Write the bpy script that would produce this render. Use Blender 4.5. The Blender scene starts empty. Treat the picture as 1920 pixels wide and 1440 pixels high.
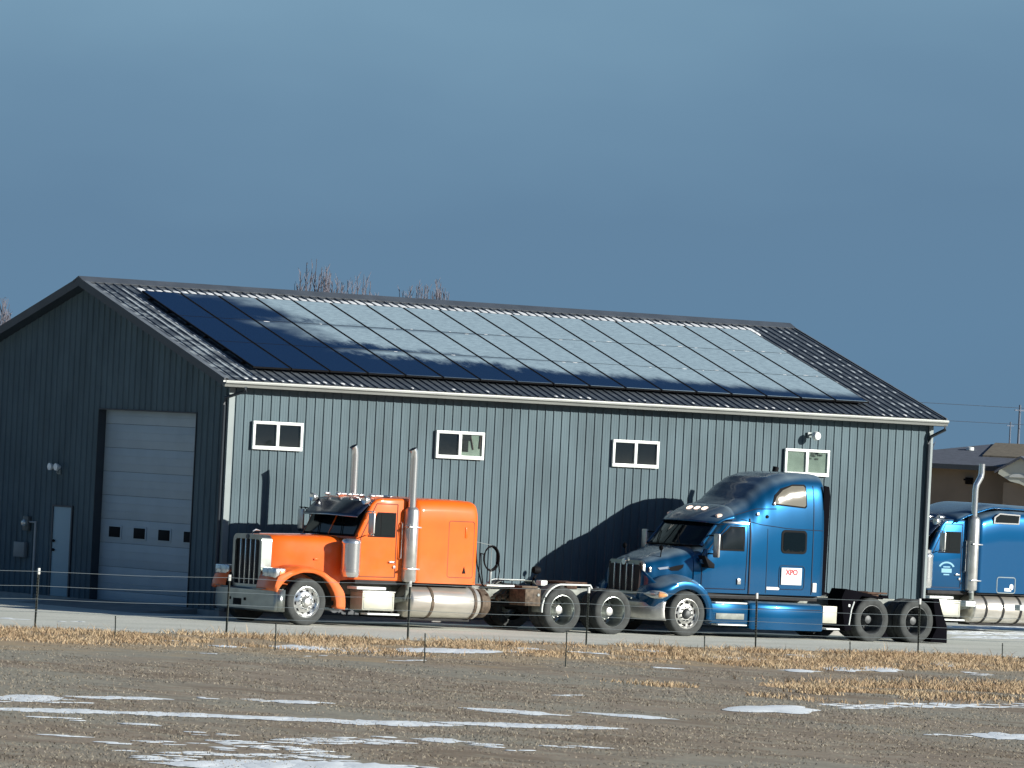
import bpy, bmesh, math, random
from mathutils import Vector, Matrix
random.seed(7)
PI = math.pi
scene = bpy.context.scene
COL = scene.collection
GZ = -0.13                      # level of the yard and the field, below the building slab

# ------------------------------------------------------------------ materials
def mat(name, col, rough=0.5, metal=0.0, coat=0.0, var=0.0, vscale=4.0, bump=0.0, bscale=60.0, spec=0.5, col2=None, vstretch=(1, 1, 1), coat_rough=0.05):
    m = bpy.data.materials.new(name); m.use_nodes = True
    nt = m.node_tree; b = nt.nodes['Principled BSDF']
    b.inputs['Base Color'].default_value = (*col, 1)
    b.inputs['Roughness'].default_value = rough
    b.inputs['Metallic'].default_value = metal
    b.inputs['Specular IOR Level'].default_value = spec
    if coat:
        b.inputs['Coat Weight'].default_value = coat
        b.inputs['Coat Roughness'].default_value = coat_rough
    if var or bump:
        tc = nt.nodes.new('ShaderNodeTexCoord'); mp = nt.nodes.new('ShaderNodeMapping')
        mp.inputs['Scale'].default_value = vstretch
        nt.links.new(tc.outputs['Object'], mp.inputs['Vector'])
    if var:
        n = nt.nodes.new('ShaderNodeTexNoise'); n.inputs['Scale'].default_value = vscale; n.inputs['Detail'].default_value = 6
        nt.links.new(mp.outputs[0], n.inputs['Vector'])
        r = nt.nodes.new('ShaderNodeValToRGB')
        c2 = col2 if col2 else tuple(c * (1 - var) for c in col)
        r.color_ramp.elements[0].position = 0.35; r.color_ramp.elements[1].position = 0.65
        r.color_ramp.elements[0].color = (*c2, 1); r.color_ramp.elements[1].color = (*col, 1)
        nt.links.new(n.outputs['Fac'], r.inputs['Fac']); nt.links.new(r.outputs['Color'], b.inputs['Base Color'])
    if bump:
        n2 = nt.nodes.new('ShaderNodeTexNoise'); n2.inputs['Scale'].default_value = bscale; n2.inputs['Detail'].default_value = 4
        nt.links.new(mp.outputs[0], n2.inputs['Vector'])
        bp = nt.nodes.new('ShaderNodeBump'); bp.inputs['Strength'].default_value = bump; bp.inputs['Distance'].default_value = 0.02
        nt.links.new(n2.outputs['Fac'], bp.inputs['Height']); nt.links.new(bp.outputs[0], b.inputs['Normal'])
    return m

M = {}
M['wall'] = mat('painted_steel_siding', (0.103, 0.152, 0.176), 0.55, 0.0, spec=.12, var=0.24, vscale=1.6, vstretch=(1, 1, .35), bump=0.05, bscale=9)
M['gablewall'] = M['wall']
M['roofsteel'] = None
M['trim'] = mat('dark_trim', (0.03825, 0.051, 0.06375), 0.45, 0.0, var=.2, vscale=2)
M['lighttrim'] = mat('pale_trim', (0.204, 0.255, 0.2635), 0.45, 0.0, var=.15, vscale=2)
M['gutter'] = mat('gutter_metal', (0.22, 0.24, 0.23), 0.40, 0.2, var=.18, vscale=1.3, vstretch=(1, 1, 6))
M['white'] = mat('white_vinyl', (0.68, 0.731, 0.714), 0.4)
M['doorwhite'] = mat('door_paint', (0.34, 0.425, 0.476), 0.5, var=.08, vscale=2)
M['mandoor'] = mat('service_door_paint', (0.289, 0.408, 0.459), 0.5)
M['dark'] = mat('dark_room', (0.02, 0.022, 0.025), 0.9)
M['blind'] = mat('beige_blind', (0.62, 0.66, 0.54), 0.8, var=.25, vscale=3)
M['darkblind'] = mat('brown_blind', (0.07, 0.06, 0.05), 0.8, var=.4, vscale=5)  # brown of the reflected tree shapes
M['black'] = mat('black_plastic', (0.006, 0.0065, 0.008), 0.7, spec=.12)
M['rubber'] = mat('tyre_rubber', (0.051, 0.0578, 0.0578), 0.85, var=.35, vscale=7, bump=.2, bscale=40)
M['chrome'] = mat('chrome', (0.731, 0.748, 0.7395), 0.20, 0.85, bump=.03, bscale=6)
M['alu'] = mat('brushed_aluminium', (0.629, 0.6375, 0.612), 0.34, 0.75, var=.25, vscale=5, bump=.08, bscale=10)
M['tank'] = mat('polished_tank', (0.714, 0.68, 0.612), 0.30, 0.70, var=.22, vscale=4, bump=.05, bscale=5, vstretch=(0.425, 0.85, 1.7))
M['dirty'] = mat('dirty_brown_metal', (0.136, 0.102, 0.07225), 0.7, 0.3, var=.6, vscale=12, bump=.4, bscale=30)
M['frame'] = mat('frame_paint', (0.255, 0.2805, 0.255), 0.6, 0.1, var=.4, vscale=6)
M['boxalu'] = mat('tool_box_alloy', (0.51, 0.51, 0.425), 0.45, 0.25, var=.15, vscale=5)
M['underside'] = mat('grimy_chassis', (0.018, 0.018, 0.02), 0.8, var=.5, vscale=8)
M['rust'] = mat('rusty_plate', (0.10, 0.055, 0.035), 0.7, 0.4, var=.6, vscale=9)
M['glassdark'] = mat('tinted_glass', (0.004, 0.008, 0.010), 0.05, 0.0, spec=.45)
M['visor'] = mat('visor_blue_tint', (0.02, 0.035, 0.07), 0.15, 0.3)
M['lampglass'] = mat('lamp_glass', (0.55, 0.60, 0.60), 0.12, 0.5)
M['amber'] = mat('amber_lens', (0.80, 0.36, 0.14), 0.25, coat=1)
M['paleamber'] = mat('pale_lamp_lens', (0.95, 0.72, 0.58), 0.30, coat=1)
M['litlamp'] = mat('lit_marker_lamp', (0.95, 0.75, 0.62), 0.3); M['litlamp'].node_tree.nodes['Principled BSDF'].inputs['Emission Color'].default_value = (1, .72, .55, 1); M['litlamp'].node_tree.nodes['Principled BSDF'].inputs['Emission Strength'].default_value = 1.6  # emission paints the sun glint on the middle marker lenses
M['grillemesh'] = mat('grille_mesh', (0.010, 0.010, 0.013), 0.6)
M['snow'] = mat('snow', (0.90, 0.96, 0.98), 0.65, bump=.35, bscale=14, var=.08, vscale=2)
M['roofsnow'] = mat('roof_snow', (0.714, 0.748, 0.765), 0.7)
M['post'] = mat('green_steel_post', (0.02125, 0.02975, 0.0255), 0.6, .3)
M['posttip'] = mat('white_post_tip', (0.4675, 0.493, 0.476), 0.6)
M['wire'] = mat('galvanised_wire', (0.136, 0.17, 0.187), 0.6, 0)
M['polewood'] = mat('weathered_pole', (.12, .15, .20), .9)  # distance haze mixed into the colour of poles and lines
M['bark'] = mat('bare_bark', (0.13, 0.13, 0.16), 0.9)
M['shingle_tan'] = mat('tan_shingles', (0.17, 0.1487, 0.1105), 0.9, var=.25, vscale=6, bump=.3, bscale=9)
M['shingle_gray'] = mat('gray_shingles', (0.08925, 0.1062, 0.1403), 0.9, var=.25, vscale=6, bump=.3, bscale=9)
M['housebrown'] = mat('brown_stucco', (0.34, 0.29, 0.22), 0.9, var=.2, vscale=.8)
M['housewhite'] = mat('white_siding', (0.629, 0.68, 0.595), 0.7)
M['orange'] = mat('orange_paint', (0.80, 0.132, 0.006), 0.5, 0.0, coat=.7, spec=.15, var=.10, vscale=2.5, coat_rough=.06)
def bluepaint(name, col, dust):
    # glossy paint; thin frost and road dust settled on the surfaces that face up
    m = mat(name, col, 0.27, 0.45, coat=1.0, spec=.1, coat_rough=.04); nt = m.node_tree; b = nt.nodes['Principled BSDF']
    g_ = nt.nodes.new('ShaderNodeNewGeometry'); s_ = nt.nodes.new('ShaderNodeSeparateXYZ'); nt.links.new(g_.outputs['Normal'], s_.inputs[0])
    n_ = nt.nodes.new('ShaderNodeTexNoise'); n_.inputs['Scale'].default_value = 2.2; n_.inputs['Detail'].default_value = 6; nt.links.new(g_.outputs['Position'], n_.inputs['Vector'])
    mr = nt.nodes.new('ShaderNodeMapRange'); mr.interpolation_type = 'SMOOTHSTEP'; mr.inputs['From Min'].default_value = .42; mr.inputs['From Max'].default_value = .80; nt.links.new(s_.outputs['Z'], mr.inputs['Value'])
    r2_ = nt.nodes.new('ShaderNodeMapRange'); r2_.inputs['From Min'].default_value = .3; r2_.inputs['From Max'].default_value = .7; r2_.inputs['To Min'].default_value = .45*dust; r2_.inputs['To Max'].default_value = .95*dust; nt.links.new(n_.outputs['Fac'], r2_.inputs['Value'])
    mu = nt.nodes.new('ShaderNodeMath'); mu.operation = 'MULTIPLY'; nt.links.new(mr.outputs[0], mu.inputs[0]); nt.links.new(r2_.outputs[0], mu.inputs[1])
    mx = nt.nodes.new('ShaderNodeMix'); mx.data_type = 'RGBA'; nt.links.new(mu.outputs[0], mx.inputs[0]); mx.inputs[6].default_value = (*col, 1); mx.inputs[7].default_value = (.17, .225, .255, 1)
    nt.links.new(mx.outputs[2], b.inputs['Base Color'])
    cw = nt.nodes.new('ShaderNodeMath'); cw.operation = 'SUBTRACT'; cw.inputs[0].default_value = 1.0; nt.links.new(mu.outputs[0], cw.inputs[1]); nt.links.new(cw.outputs[0], b.inputs['Coat Weight'])
    mm = nt.nodes.new('ShaderNodeMath'); mm.operation = 'MULTIPLY'; mm.inputs[1].default_value = .45; nt.links.new(cw.outputs[0], mm.inputs[0]); nt.links.new(mm.outputs[0], b.inputs['Metallic'])
    return m
M['blue'] = bluepaint('metallic_blue_paint', (0.00068, 0.0595, 0.153), .9)
M['blueb'] = bluepaint('bright_blue_paint', (0.0010, 0.066, 0.175), .8)
nt = M['orange'].node_tree; b = nt.nodes['Principled BSDF']; src = b.inputs['Base Color'].links[0].from_socket
g_ = nt.nodes.new('ShaderNodeNewGeometry'); s_ = nt.nodes.new('ShaderNodeSeparateXYZ'); nt.links.new(g_.outputs['Position'], s_.inputs[0])
n_ = nt.nodes.new('ShaderNodeTexNoise'); n_.inputs['Scale'].default_value = 3.0; n_.inputs['Detail'].default_value = 6; nt.links.new(g_.outputs['Position'], n_.inputs['Vector'])
a1 = nt.nodes.new('ShaderNodeMath'); a1.operation = 'MULTIPLY_ADD'; a1.inputs[1].default_value = 1.2; nt.links.new(n_.outputs['Fac'], a1.inputs[0]); nt.links.new(s_.outputs['Z'], a1.inputs[2])
mr = nt.nodes.new('ShaderNodeMapRange'); mr.inputs['From Min'].default_value = 1.1; mr.inputs['From Max'].default_value = 2.1; mr.inputs['To Min'].default_value = .42; mr.inputs['To Max'].default_value = 0; nt.links.new(a1.outputs[0], mr.inputs['Value'])
mx = nt.nodes.new('ShaderNodeMix'); mx.data_type = 'RGBA'; nt.links.new(mr.outputs[0], mx.inputs[0]); nt.links.new(src, mx.inputs[6]); mx.inputs[7].default_value = (.56, .22, .11, 1); nt.links.new(mx.outputs[2], b.inputs['Base Color'])
M['gapo'] = mat('door_gap', (0.16, 0.035, 0.01), 0.7)
M['gapb'] = mat('blue_door_gap', (0.001, 0.008, 0.03), 0.7)
M['duststeel'] = mat('dull_wheel_steel', (0.10, 0.11, 0.115), 0.5, .4, var=.5, vscale=10)
M['interior'] = mat('cab_interior', (0.035, 0.03, 0.028), 0.9)
M['red'] = mat('sign_red', (0.40, 0.02, 0.03), 0.6)
M['signwhite'] = mat('sign_white', (0.68, 0.731, 0.748), 0.5)
M['pale'] = mat('pale_steel_pole', (0.357, 0.3825, 0.3825), 0.5, .2)
M['frost'] = mat('roof_frost', (0.34, 0.391, 0.425), 0.8)
M['bumper'] = mat('grimy_chrome', (0.357, 0.391, 0.374), 0.28, 0.9, bump=.05, bscale=5, var=.25, vscale=3)  # darker chrome: shade put into bumper and grilles, grime on drive rims
M['fixture'] = mat('lamp_globe', (0.88, 0.93, 0.92), 0.25)
M['blk2'] = mat('black_rubber_flap', (0.003, 0.003, 0.005), 0.9, spec=.05)

# window glass: thin clear sheet
def glassmat():
    m = bpy.data.materials.new('window_glass'); m.use_nodes = True
    nt = m.node_tree; nt.nodes.remove(nt.nodes['Principled BSDF']); out = nt.nodes['Material Output']
    t = nt.nodes.new('ShaderNodeBsdfTransparent'); t.inputs[0].default_value = (.75, .8, .8, 1)
    g = nt.nodes.new('ShaderNodeBsdfGlossy'); g.inputs['Roughness'].default_value = .03
    f = nt.nodes.new('ShaderNodeValue'); f.outputs[0].default_value = .07
    x = nt.nodes.new('ShaderNodeMixShader')
    nt.links.new(f.outputs[0], x.inputs[0]); nt.links.new(t.outputs[0], x.inputs[1]); nt.links.new(g.outputs[0], x.inputs[2])
    nt.links.new(x.outputs[0], out.inputs['Surface'])
    return m
M['glass'] = glassmat()

def mathn(nt, op, a, b=None, c=None, clamp=False):
    n = nt.nodes.new('ShaderNodeMath'); n.operation = op; n.use_clamp = clamp
    for i, v in enumerate((a, b, c)):
        if v is None: continue
        if isinstance(v, (int, float)): n.inputs[i].default_value = v
        else: nt.links.new(v, n.inputs[i])
    return n.outputs[0]
def noise(nt, vec, scale, detail=5, rough=.55):
    n = nt.nodes.new('ShaderNodeTexNoise'); n.inputs['Scale'].default_value = scale
    n.inputs['Detail'].default_value = detail; n.inputs['Roughness'].default_value = rough
    nt.links.new(vec, n.inputs['Vector']); return n.outputs['Fac']
def smooth(nt, v, a, b):
    n = nt.nodes.new('ShaderNodeMapRange'); n.interpolation_type = 'SMOOTHSTEP'
    n.inputs['From Min'].default_value = a; n.inputs['From Max'].default_value = b
    nt.links.new(v, n.inputs['Value']); return n.outputs[0]
def mixc(nt, f, a, b):
    n = nt.nodes.new('ShaderNodeMix'); n.data_type = 'RGBA'
    if isinstance(f, (int, float)): n.inputs[0].default_value = f
    else: nt.links.new(f, n.inputs[0])
    for s, v in ((6, a), (7, b)):
        if isinstance(v, tuple): n.inputs[s].default_value = (*v, 1)
        else: nt.links.new(v, n.inputs[s])
    return n.outputs[2]
def mapping(nt, vec, sc):
    m = nt.nodes.new('ShaderNodeMapping'); m.inputs['Scale'].default_value = sc
    nt.links.new(vec, m.inputs['Vector']); return m.outputs[0]
def newmat(name):
    m = bpy.data.materials.new(name); m.use_nodes = True
    nt = m.node_tree; b = nt.nodes['Principled BSDF']
    g = nt.nodes.new('ShaderNodeNewGeometry'); s = nt.nodes.new('ShaderNodeSeparateXYZ')
    nt.links.new(g.outputs['Position'], s.inputs[0])
    return m, nt, b, g.outputs['Position'], s.outputs

# prairie field
m, nt, b, pos, xyz = newmat('winter_prairie')
st = mapping(nt, pos, (1, .55, 1))
big = noise(nt, st, .22, 4); mid = noise(nt, st, 1.3, 6, .65); fine = noise(nt, pos, 14, 5, .7); f2 = noise(nt, pos, 60, 3, .7)
rot = nt.nodes.new('ShaderNodeMapping'); rot.inputs['Rotation'].default_value = (0, 0, math.radians(54)); rot.inputs['Scale'].default_value = (1.0, .40, 1); nt.links.new(pos, rot.inputs['Vector'])
m2_ = noise(nt, rot.outputs[0], .55, 7, .68); m3_ = noise(nt, rot.outputs[0], 2.6, 6, .7)
c = mixc(nt, smooth(nt, m2_, .36, .58), (.215, .165, .110), (.300, .245, .180))
c = mixc(nt, smooth(nt, big, .46, .60), c, (.280, .262, .205))
c = mixc(nt, mathn(nt, 'MULTIPLY', smooth(nt, m3_, .48, .66), .75), c, (.355, .330, .250))
c = mixc(nt, mathn(nt, 'MULTIPLY', smooth(nt, m3_, .44, .30), 1.0) if False else mathn(nt, 'MULTIPLY', mathn(nt, 'SUBTRACT', 1.0, smooth(nt, m3_, .30, .45)), .7), c, (.150, .115, .085))
c = mixc(nt, mathn(nt, 'MULTIPLY', mathn(nt, 'SUBTRACT', 1.0, smooth(nt, fine, .3, .5)), .28), c, (.11, .09, .07))
gz = noise(nt, mapping(nt, pos, (.5, .3, 1)), 1.0, 5, .6); gv = mathn(nt, 'ADD', xyz['Y'], mathn(nt, 'MULTIPLY', mathn(nt, 'SUBTRACT', gz, .5), 14))
c = mixc(nt, mathn(nt, 'MULTIPLY', smooth(nt, gv, -21, -18.5), mathn(nt, 'ADD', mathn(nt, 'MULTIPLY', smooth(nt, mid, .35, .55), .5), .4), clamp=True), c, (0.391, 0.2975, 0.1785))
b.inputs['Base Color'].default_value = (.2, .18, .15, 1)
nt.links.new(c, b.inputs['Base Color']); b.inputs['Roughness'].default_value = .95
bp = nt.nodes.new('ShaderNodeBump'); bp.inputs['Strength'].default_value = .45; bp.inputs['Distance'].default_value = .05
nt.links.new(fine, bp.inputs['Height']); nt.links.new(bp.outputs[0], b.inputs['Normal'])
M['field'] = m
# gravel yard
m, nt, b, pos, xyz = newmat('gravel_yard_surface')
st = mapping(nt, pos, (.35, 1, 1))
n1 = noise(nt, st, .7, 5); n2 = noise(nt, pos, 25, 4, .7)
c = mixc(nt, smooth(nt, n1, .35, .65), (0.561, 0.5865, 0.51), (0.663, 0.68, 0.6035))
c = mixc(nt, smooth(nt, n2, .35, .6), mixc(nt, .35, c, (0.2125, 0.1955, 0.17)), c)
nt.links.new(c, b.inputs['Base Color']); b.inputs['Roughness'].default_value = .95
bp = nt.nodes.new('ShaderNodeBump'); bp.inputs['Strength'].default_value = .4; bp.inputs['Distance'].default_value = .02
nt.links.new(n2, bp.inputs['Height']); nt.links.new(bp.outputs[0], b.inputs['Normal'])
M['gravel'] = m
# grass blades: colour varies from clump to clump
def grassmat(name, a, c2, c3):
    m, nt, b, pos, xyz = newmat(name)
    n1 = noise(nt, pos, .8, 4, .6); n2 = noise(nt, pos, 9, 3, .6)
    c = mixc(nt, smooth(nt, n1, .4, .6), a, c2); c = mixc(nt, smooth(nt, n2, .45, .7), c, c3)
    nt.links.new(c, b.inputs['Base Color']); b.inputs['Roughness'].default_value = .8
    return m
M['gold'] = grassmat('golden_dry_grass', (0.40, 0.285, 0.165), (0.53, 0.42, 0.265), (0.255, 0.165, 0.105))
M['short'] = grassmat('short_dead_grass', (.255, .225, .175), (.30, .275, .215), (.215, .18, .135))
# (0.2635, 0.2465, 0.204), (0.306, 0.272, 0.2125), (0.2125, 0.187, 0.153))
# roof steel: charcoal with frost lying between the ribs
m, nt, b, pos, xyz = newmat('charcoal_roof_steel')
n1 = noise(nt, mapping(nt, pos, (.5, 3, 3)), 1.6, 4, .6)
left = smooth(nt, mathn(nt, 'MULTIPLY', xyz['X'], -1), -1.6, .2)
fr = mathn(nt, 'MULTIPLY', smooth(nt, n1, .46, .66), mathn(nt, 'ADD', mathn(nt, 'MULTIPLY', left, .75), .05), clamp=True)
c = mixc(nt, fr, mixc(nt, smooth(nt, n1, .3, .7), (.060, .074, .090), (.085, .10, .118)), (.42, .48, .50))
nt.links.new(c, b.inputs['Base Color']); b.inputs['Roughness'].default_value = .42
M['roofsteel'] = m
# solar panel with blown snow dust
m, nt, b, pos, xyz = newmat('solar_glass_with_snow')
X, Y = xyz['X'], xyz['Y']
# distance along the slope within one row: rows are 1.517 m apart in Y starting at 0.27
row = mathn(nt, 'FRACT', mathn(nt, 'DIVIDE', mathn(nt, 'SUBTRACT', Y, .27), 1.517))
up = mathn(nt, 'SUBTRACT', Y, .27)
n1 = noise(nt, mapping(nt, pos, (1.5, 1.2, 1.2)), 1.1, 7, .68)
n2 = noise(nt, mapping(nt, pos, (3, 9, 9)), 2.0, 4, .6)
n3 = noise(nt, mapping(nt, pos, (.55, .9, .9)), 1.0, 3, .5)
ri = mathn(nt, 'FLOOR', mathn(nt, 'DIVIDE', up, 1.517))            # 0 bottom, 2 top row
bot = mathn(nt, 'LESS_THAN', ri, .5); top = mathn(nt, 'GREATER_THAN', ri, 1.5)
lo = mathn(nt, 'SUBTRACT', mathn(nt, 'ADD', .52, mathn(nt, 'MULTIPLY', bot, .33)), mathn(nt, 'MULTIPLY', X, mathn(nt, 'SUBTRACT', .097, mathn(nt, 'MULTIPLY', bot, .052))))
lo = mathn(nt, 'MAXIMUM', mathn(nt, 'SUBTRACT', lo, mathn(nt, 'MULTIPLY', top, .22)), -.42)
lo = mathn(nt, 'MAXIMUM', lo, mathn(nt, 'SUBTRACT', mathn(nt, 'MULTIPLY', bot, .52), .42))
v = mathn(nt, 'DIVIDE', mathn(nt, 'SUBTRACT', row, lo), .30)
v = mathn(nt, 'ADD', v, mathn(nt, 'MULTIPLY', mathn(nt, 'SUBTRACT', n1, .5), mathn(nt, 'SUBTRACT', 4.8, mathn(nt, 'MULTIPLY', X, .21))))
on = mathn(nt, 'ADD', mathn(nt, 'SUBTRACT', X, mathn(nt, 'ADD', 2.3, mathn(nt, 'MULTIPLY', bot, .6))), mathn(nt, 'MULTIPLY', mathn(nt, 'SUBTRACT', n3, .5), 6.0))
# the snow thins out just under every seam, except where it lies thick
seam = mathn(nt, 'ADD', smooth(nt, mathn(nt, 'SUBTRACT', 1.0, row), 0.0, .16), mathn(nt, 'ADD', top, smooth(nt, X, 7, 13)), clamp=True)
a_ = mathn(nt, 'MULTIPLY', smooth(nt, v, -.1, 1.0), smooth(nt, on, -.2, 2.4))
mask = mathn(nt, 'MULTIPLY', mathn(nt, 'MULTIPLY', a_, mathn(nt, 'ADD', mathn(nt, 'MULTIPLY', seam, .55), .45)), mathn(nt, 'ADD', mathn(nt, 'MULTIPLY', smooth(nt, n2, .3, .7), .25), .72), clamp=True)
c = mixc(nt, mask, (0.0017, 0.0136, 0.051), (0.275, 0.375, 0.435))
nt.links.new(c, b.inputs['Base Color'])
rr = mathn(nt, 'ADD', mathn(nt, 'MULTIPLY', mask, .45), .20)
nt.links.new(rr, b.inputs['Roughness']); b.inputs['Specular IOR Level'].default_value = .05
M['solar'] = m

# ------------------------------------------------------------------ mesh helper
class G:
    def __init__(s): s.bm = bmesh.new()
    def _q(s, vs, fs, mi=0, smooth=False):
        v = [s.bm.verts.new(p) for p in vs]
        for f in fs:
            try:
                fc = s.bm.faces.new([v[i] for i in f]); fc.material_index = mi; fc.smooth = smooth
            except ValueError: pass
        return v
    def box(s, a, b, bev=0.0, mi=0, rot=None, seg=2):
        x0, y0, z0 = a; x1, y1, z1 = b
        t = bmesh.new()
        vs = [t.verts.new(p) for p in ((x0,y0,z0),(x1,y0,z0),(x1,y1,z0),(x0,y1,z0),(x0,y0,z1),(x1,y0,z1),(x1,y1,z1),(x0,y1,z1))]
        for f in ((3,2,1,0),(4,5,6,7),(0,1,5,4),(1,2,6,5),(2,3,7,6),(3,0,4,7)): t.faces.new([vs[i] for i in f])
        if bev: bmesh.ops.bevel(t, geom=list(t.edges), offset=bev, segments=seg, affect='EDGES', profile=.5)
        s.merge(t, mi, rot, bool(bev)); return s
    def merge(s, t, mi=0, rot=None, smooth=False):
        t.verts.index_update(); mp = {}
        for v in t.verts:
            co = v.co if rot is None else rot @ v.co
            mp[v.index] = s.bm.verts.new(co)
        for f in t.faces:
            n = s.bm.faces.new([mp[v.index] for v in f.verts]); n.material_index = mi; n.smooth = smooth
        t.free()
    def prism(s, poly, axis, a, b, bev=0.0, mi=0, rot=None, seg=2):
        # poly: list of 2D points in the two remaining axes (order x,y,z without axis)
        t = bmesh.new()
        def P(u, v, w):
            return {'x': (w, u, v), 'y': (u, w, v), 'z': (u, v, w)}[axis]
        A = [t.verts.new(P(u, v, a)) for u, v in poly]; B = [t.verts.new(P(u, v, b)) for u, v in poly]
        n = len(poly); t.faces.new(A); t.faces.new(B[::-1])
        for i in range(n): t.faces.new([A[i], B[i], B[(i+1) % n], A[(i+1) % n]])
        bmesh.ops.recalc_face_normals(t, faces=list(t.faces))
        if bev: bmesh.ops.bevel(t, geom=list(t.edges), offset=bev, segments=seg, affect='EDGES', profile=.5)
        s.merge(t, mi, rot, bool(bev)); return s
    def tube(s, pts, r, n=8, mi=0, caps=True):
        pts = [Vector(p) for p in pts]; rings = []
        rs = r if isinstance(r, (list, tuple)) else [r] * len(pts)
        for i, p in enumerate(pts):
            if i == 0: d = pts[1] - p
            elif i == len(pts) - 1: d = p - pts[i-1]
            else: d = (pts[i+1] - p).normalized() + (p - pts[i-1]).normalized()
            d.normalize()
            ref = Vector((0, 0, 1)) if abs(d.z) < .9 else Vector((1, 0, 0))
            u = d.cross(ref).normalized(); w = d.cross(u)
            rings.append([s.bm.verts.new(p + (u * math.cos(2*PI*k/n) + w * math.sin(2*PI*k/n)) * rs[i]) for k in range(n)])
        for i in range(len(rings) - 1):
            for k in range(n):
                f = s.bm.faces.new([rings[i][k], rings[i][(k+1) % n], rings[i+1][(k+1) % n], rings[i+1][k]]); f.smooth = n > 4; f.material_index = mi
        if caps:
            for rg in (rings[0][::-1], rings[-1]):
                f = s.bm.faces.new(rg); f.material_index = mi
        return s
    def lathe(s, prof, axis='y', c=(0, 0, 0), n=40, mi=0, mis=None):
        # prof: (radius, pos along axis)
        rings = []
        for r, h in prof:
            ring = []
            for k in range(n):
                a = 2*PI*k/n; p, q = r*math.cos(a), r*math.sin(a)
                co = {'y': (c[0]+p, c[1]+h, c[2]+q), 'x': (c[0]+h, c[1]+p, c[2]+q), 'z': (c[0]+p, c[1]+q, c[2]+h)}[axis]
                ring.append(s.bm.verts.new(co))
            rings.append(ring)
        for i in range(len(rings)-1):
            for k in range(n):
                f = s.bm.faces.new([rings[i][k], rings[i][(k+1) % n], rings[i+1][(k+1) % n], rings[i+1][k]])
                f.smooth = True; f.material_index = mis[i] if mis else mi
        for rg, idx in ((rings[0], 0), (rings[-1], -1)):
            if prof[idx][0] < .25:
                f = s.bm.faces.new(rg); f.material_index = mis[idx] if mis else mi
        return s
    def grid(s, fn, nu, nv, mi=0, thick=None, smooth=True):
        V = [[s.bm.verts.new(fn(i/nu, j/nv)) for j in range(nv+1)] for i in range(nu+1)]
        fs = []
        for i in range(nu):
            for j in range(nv):
                f = s.bm.faces.new([V[i][j], V[i+1][j], V[i+1][j+1], V[i][j+1]]); f.smooth = smooth; f.material_index = mi; fs.append(f)
        return s
    def loft(s, secs, n=28, mi=0, caps=True):
        # secs: (x, halfwidth, zbottom, ztop, exponent) -> rounded arch-like sections, flat bottom
        rings = []
        for x, w, zb, zt, e in secs:
            ring = []
            for k in range(n+1):
                a = PI*k/n; cs, sn = math.cos(a), math.sin(a)
                y = -w*math.copysign(abs(cs)**(2/e), cs); z = zb + (zt-zb)*abs(sn)**(2/e)
                ring.append(s.bm.verts.new((x, y, z)))
            rings.append(ring)
        for i in range(len(rings)-1):
            for k in range(n):
                f = s.bm.faces.new([rings[i][k], rings[i+1][k], rings[i+1][k+1], rings[i][k+1]]); f.smooth = True; f.material_index = mi
            f = s.bm.faces.new([rings[i][0], rings[i][n], rings[i+1][n], rings[i+1][0]]); f.material_index = mi
        if caps:
            s.bm.faces.new(rings[0]).material_index = mi; s.bm.faces.new(rings[-1][::-1]).material_index = mi
        return s
    def build(s, name, mats, parent=None, loc=None, solid=0.0, bevel=0.0, sub=0, doubles=False, recalc=True):
        if doubles: bmesh.ops.remove_doubles(s.bm, verts=list(s.bm.verts), dist=1e-4)
        if recalc: bmesh.ops.recalc_face_normals(s.bm, faces=list(s.bm.faces))
        me = bpy.data.meshes.new(name); s.bm.to_mesh(me); s.bm.free()
        for m_ in (mats if isinstance(mats, (list, tuple)) else [mats]): me.materials.append(m_)
        if any(p.use_smooth for p in me.polygons): me.set_sharp_from_angle(angle=math.radians(38))
        o = bpy.data.objects.new(name, me); COL.objects.link(o)
        if parent: o.parent = parent
        if loc: o.location = loc
        if solid:
            md = o.modifiers.new('thickness', 'SOLIDIFY'); md.thickness = solid; md.offset = 0
        if sub:
            md = o.modifiers.new('smooth', 'SUBSURF'); md.levels = sub; md.render_levels = sub
        return o

def tag(o, label=None, cat=None, group=None, kind=None):
    if label: o['label'] = label
    if cat: o['category'] = cat
    if group: o['group'] = group
    if kind: o['kind'] = kind
    return o
def root(name, loc, label, cat, group=None, rz=0):
    o = bpy.data.objects.new(name, None); COL.objects.link(o); o.location = loc; o.rotation_euler = (0, 0, rz)
    o.empty_display_size = .3
    return tag(o, label, cat, group)
def copy_tree(o, parent=None):
    c = o.copy(); COL.objects.link(c); c.parent = parent
    for ch in [x for x in bpy.data.objects if x.parent == o]: copy_tree(ch, c)
    return c
def rrect(x0, x1, z0, z1, r, n=5, cut=None):
    pts = []
    for cx, cz, a0 in ((x1-r, z1-r, 0), (x0+r, z1-r, 90), (x0+r, z0+r, 180), (x1-r, z0+r, 270)):
        for k in range(n+1):
            a = math.radians(a0 + 90*k/n); pts.append((cx + r*math.cos(a), cz + r*math.sin(a)))
    return pts
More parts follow.
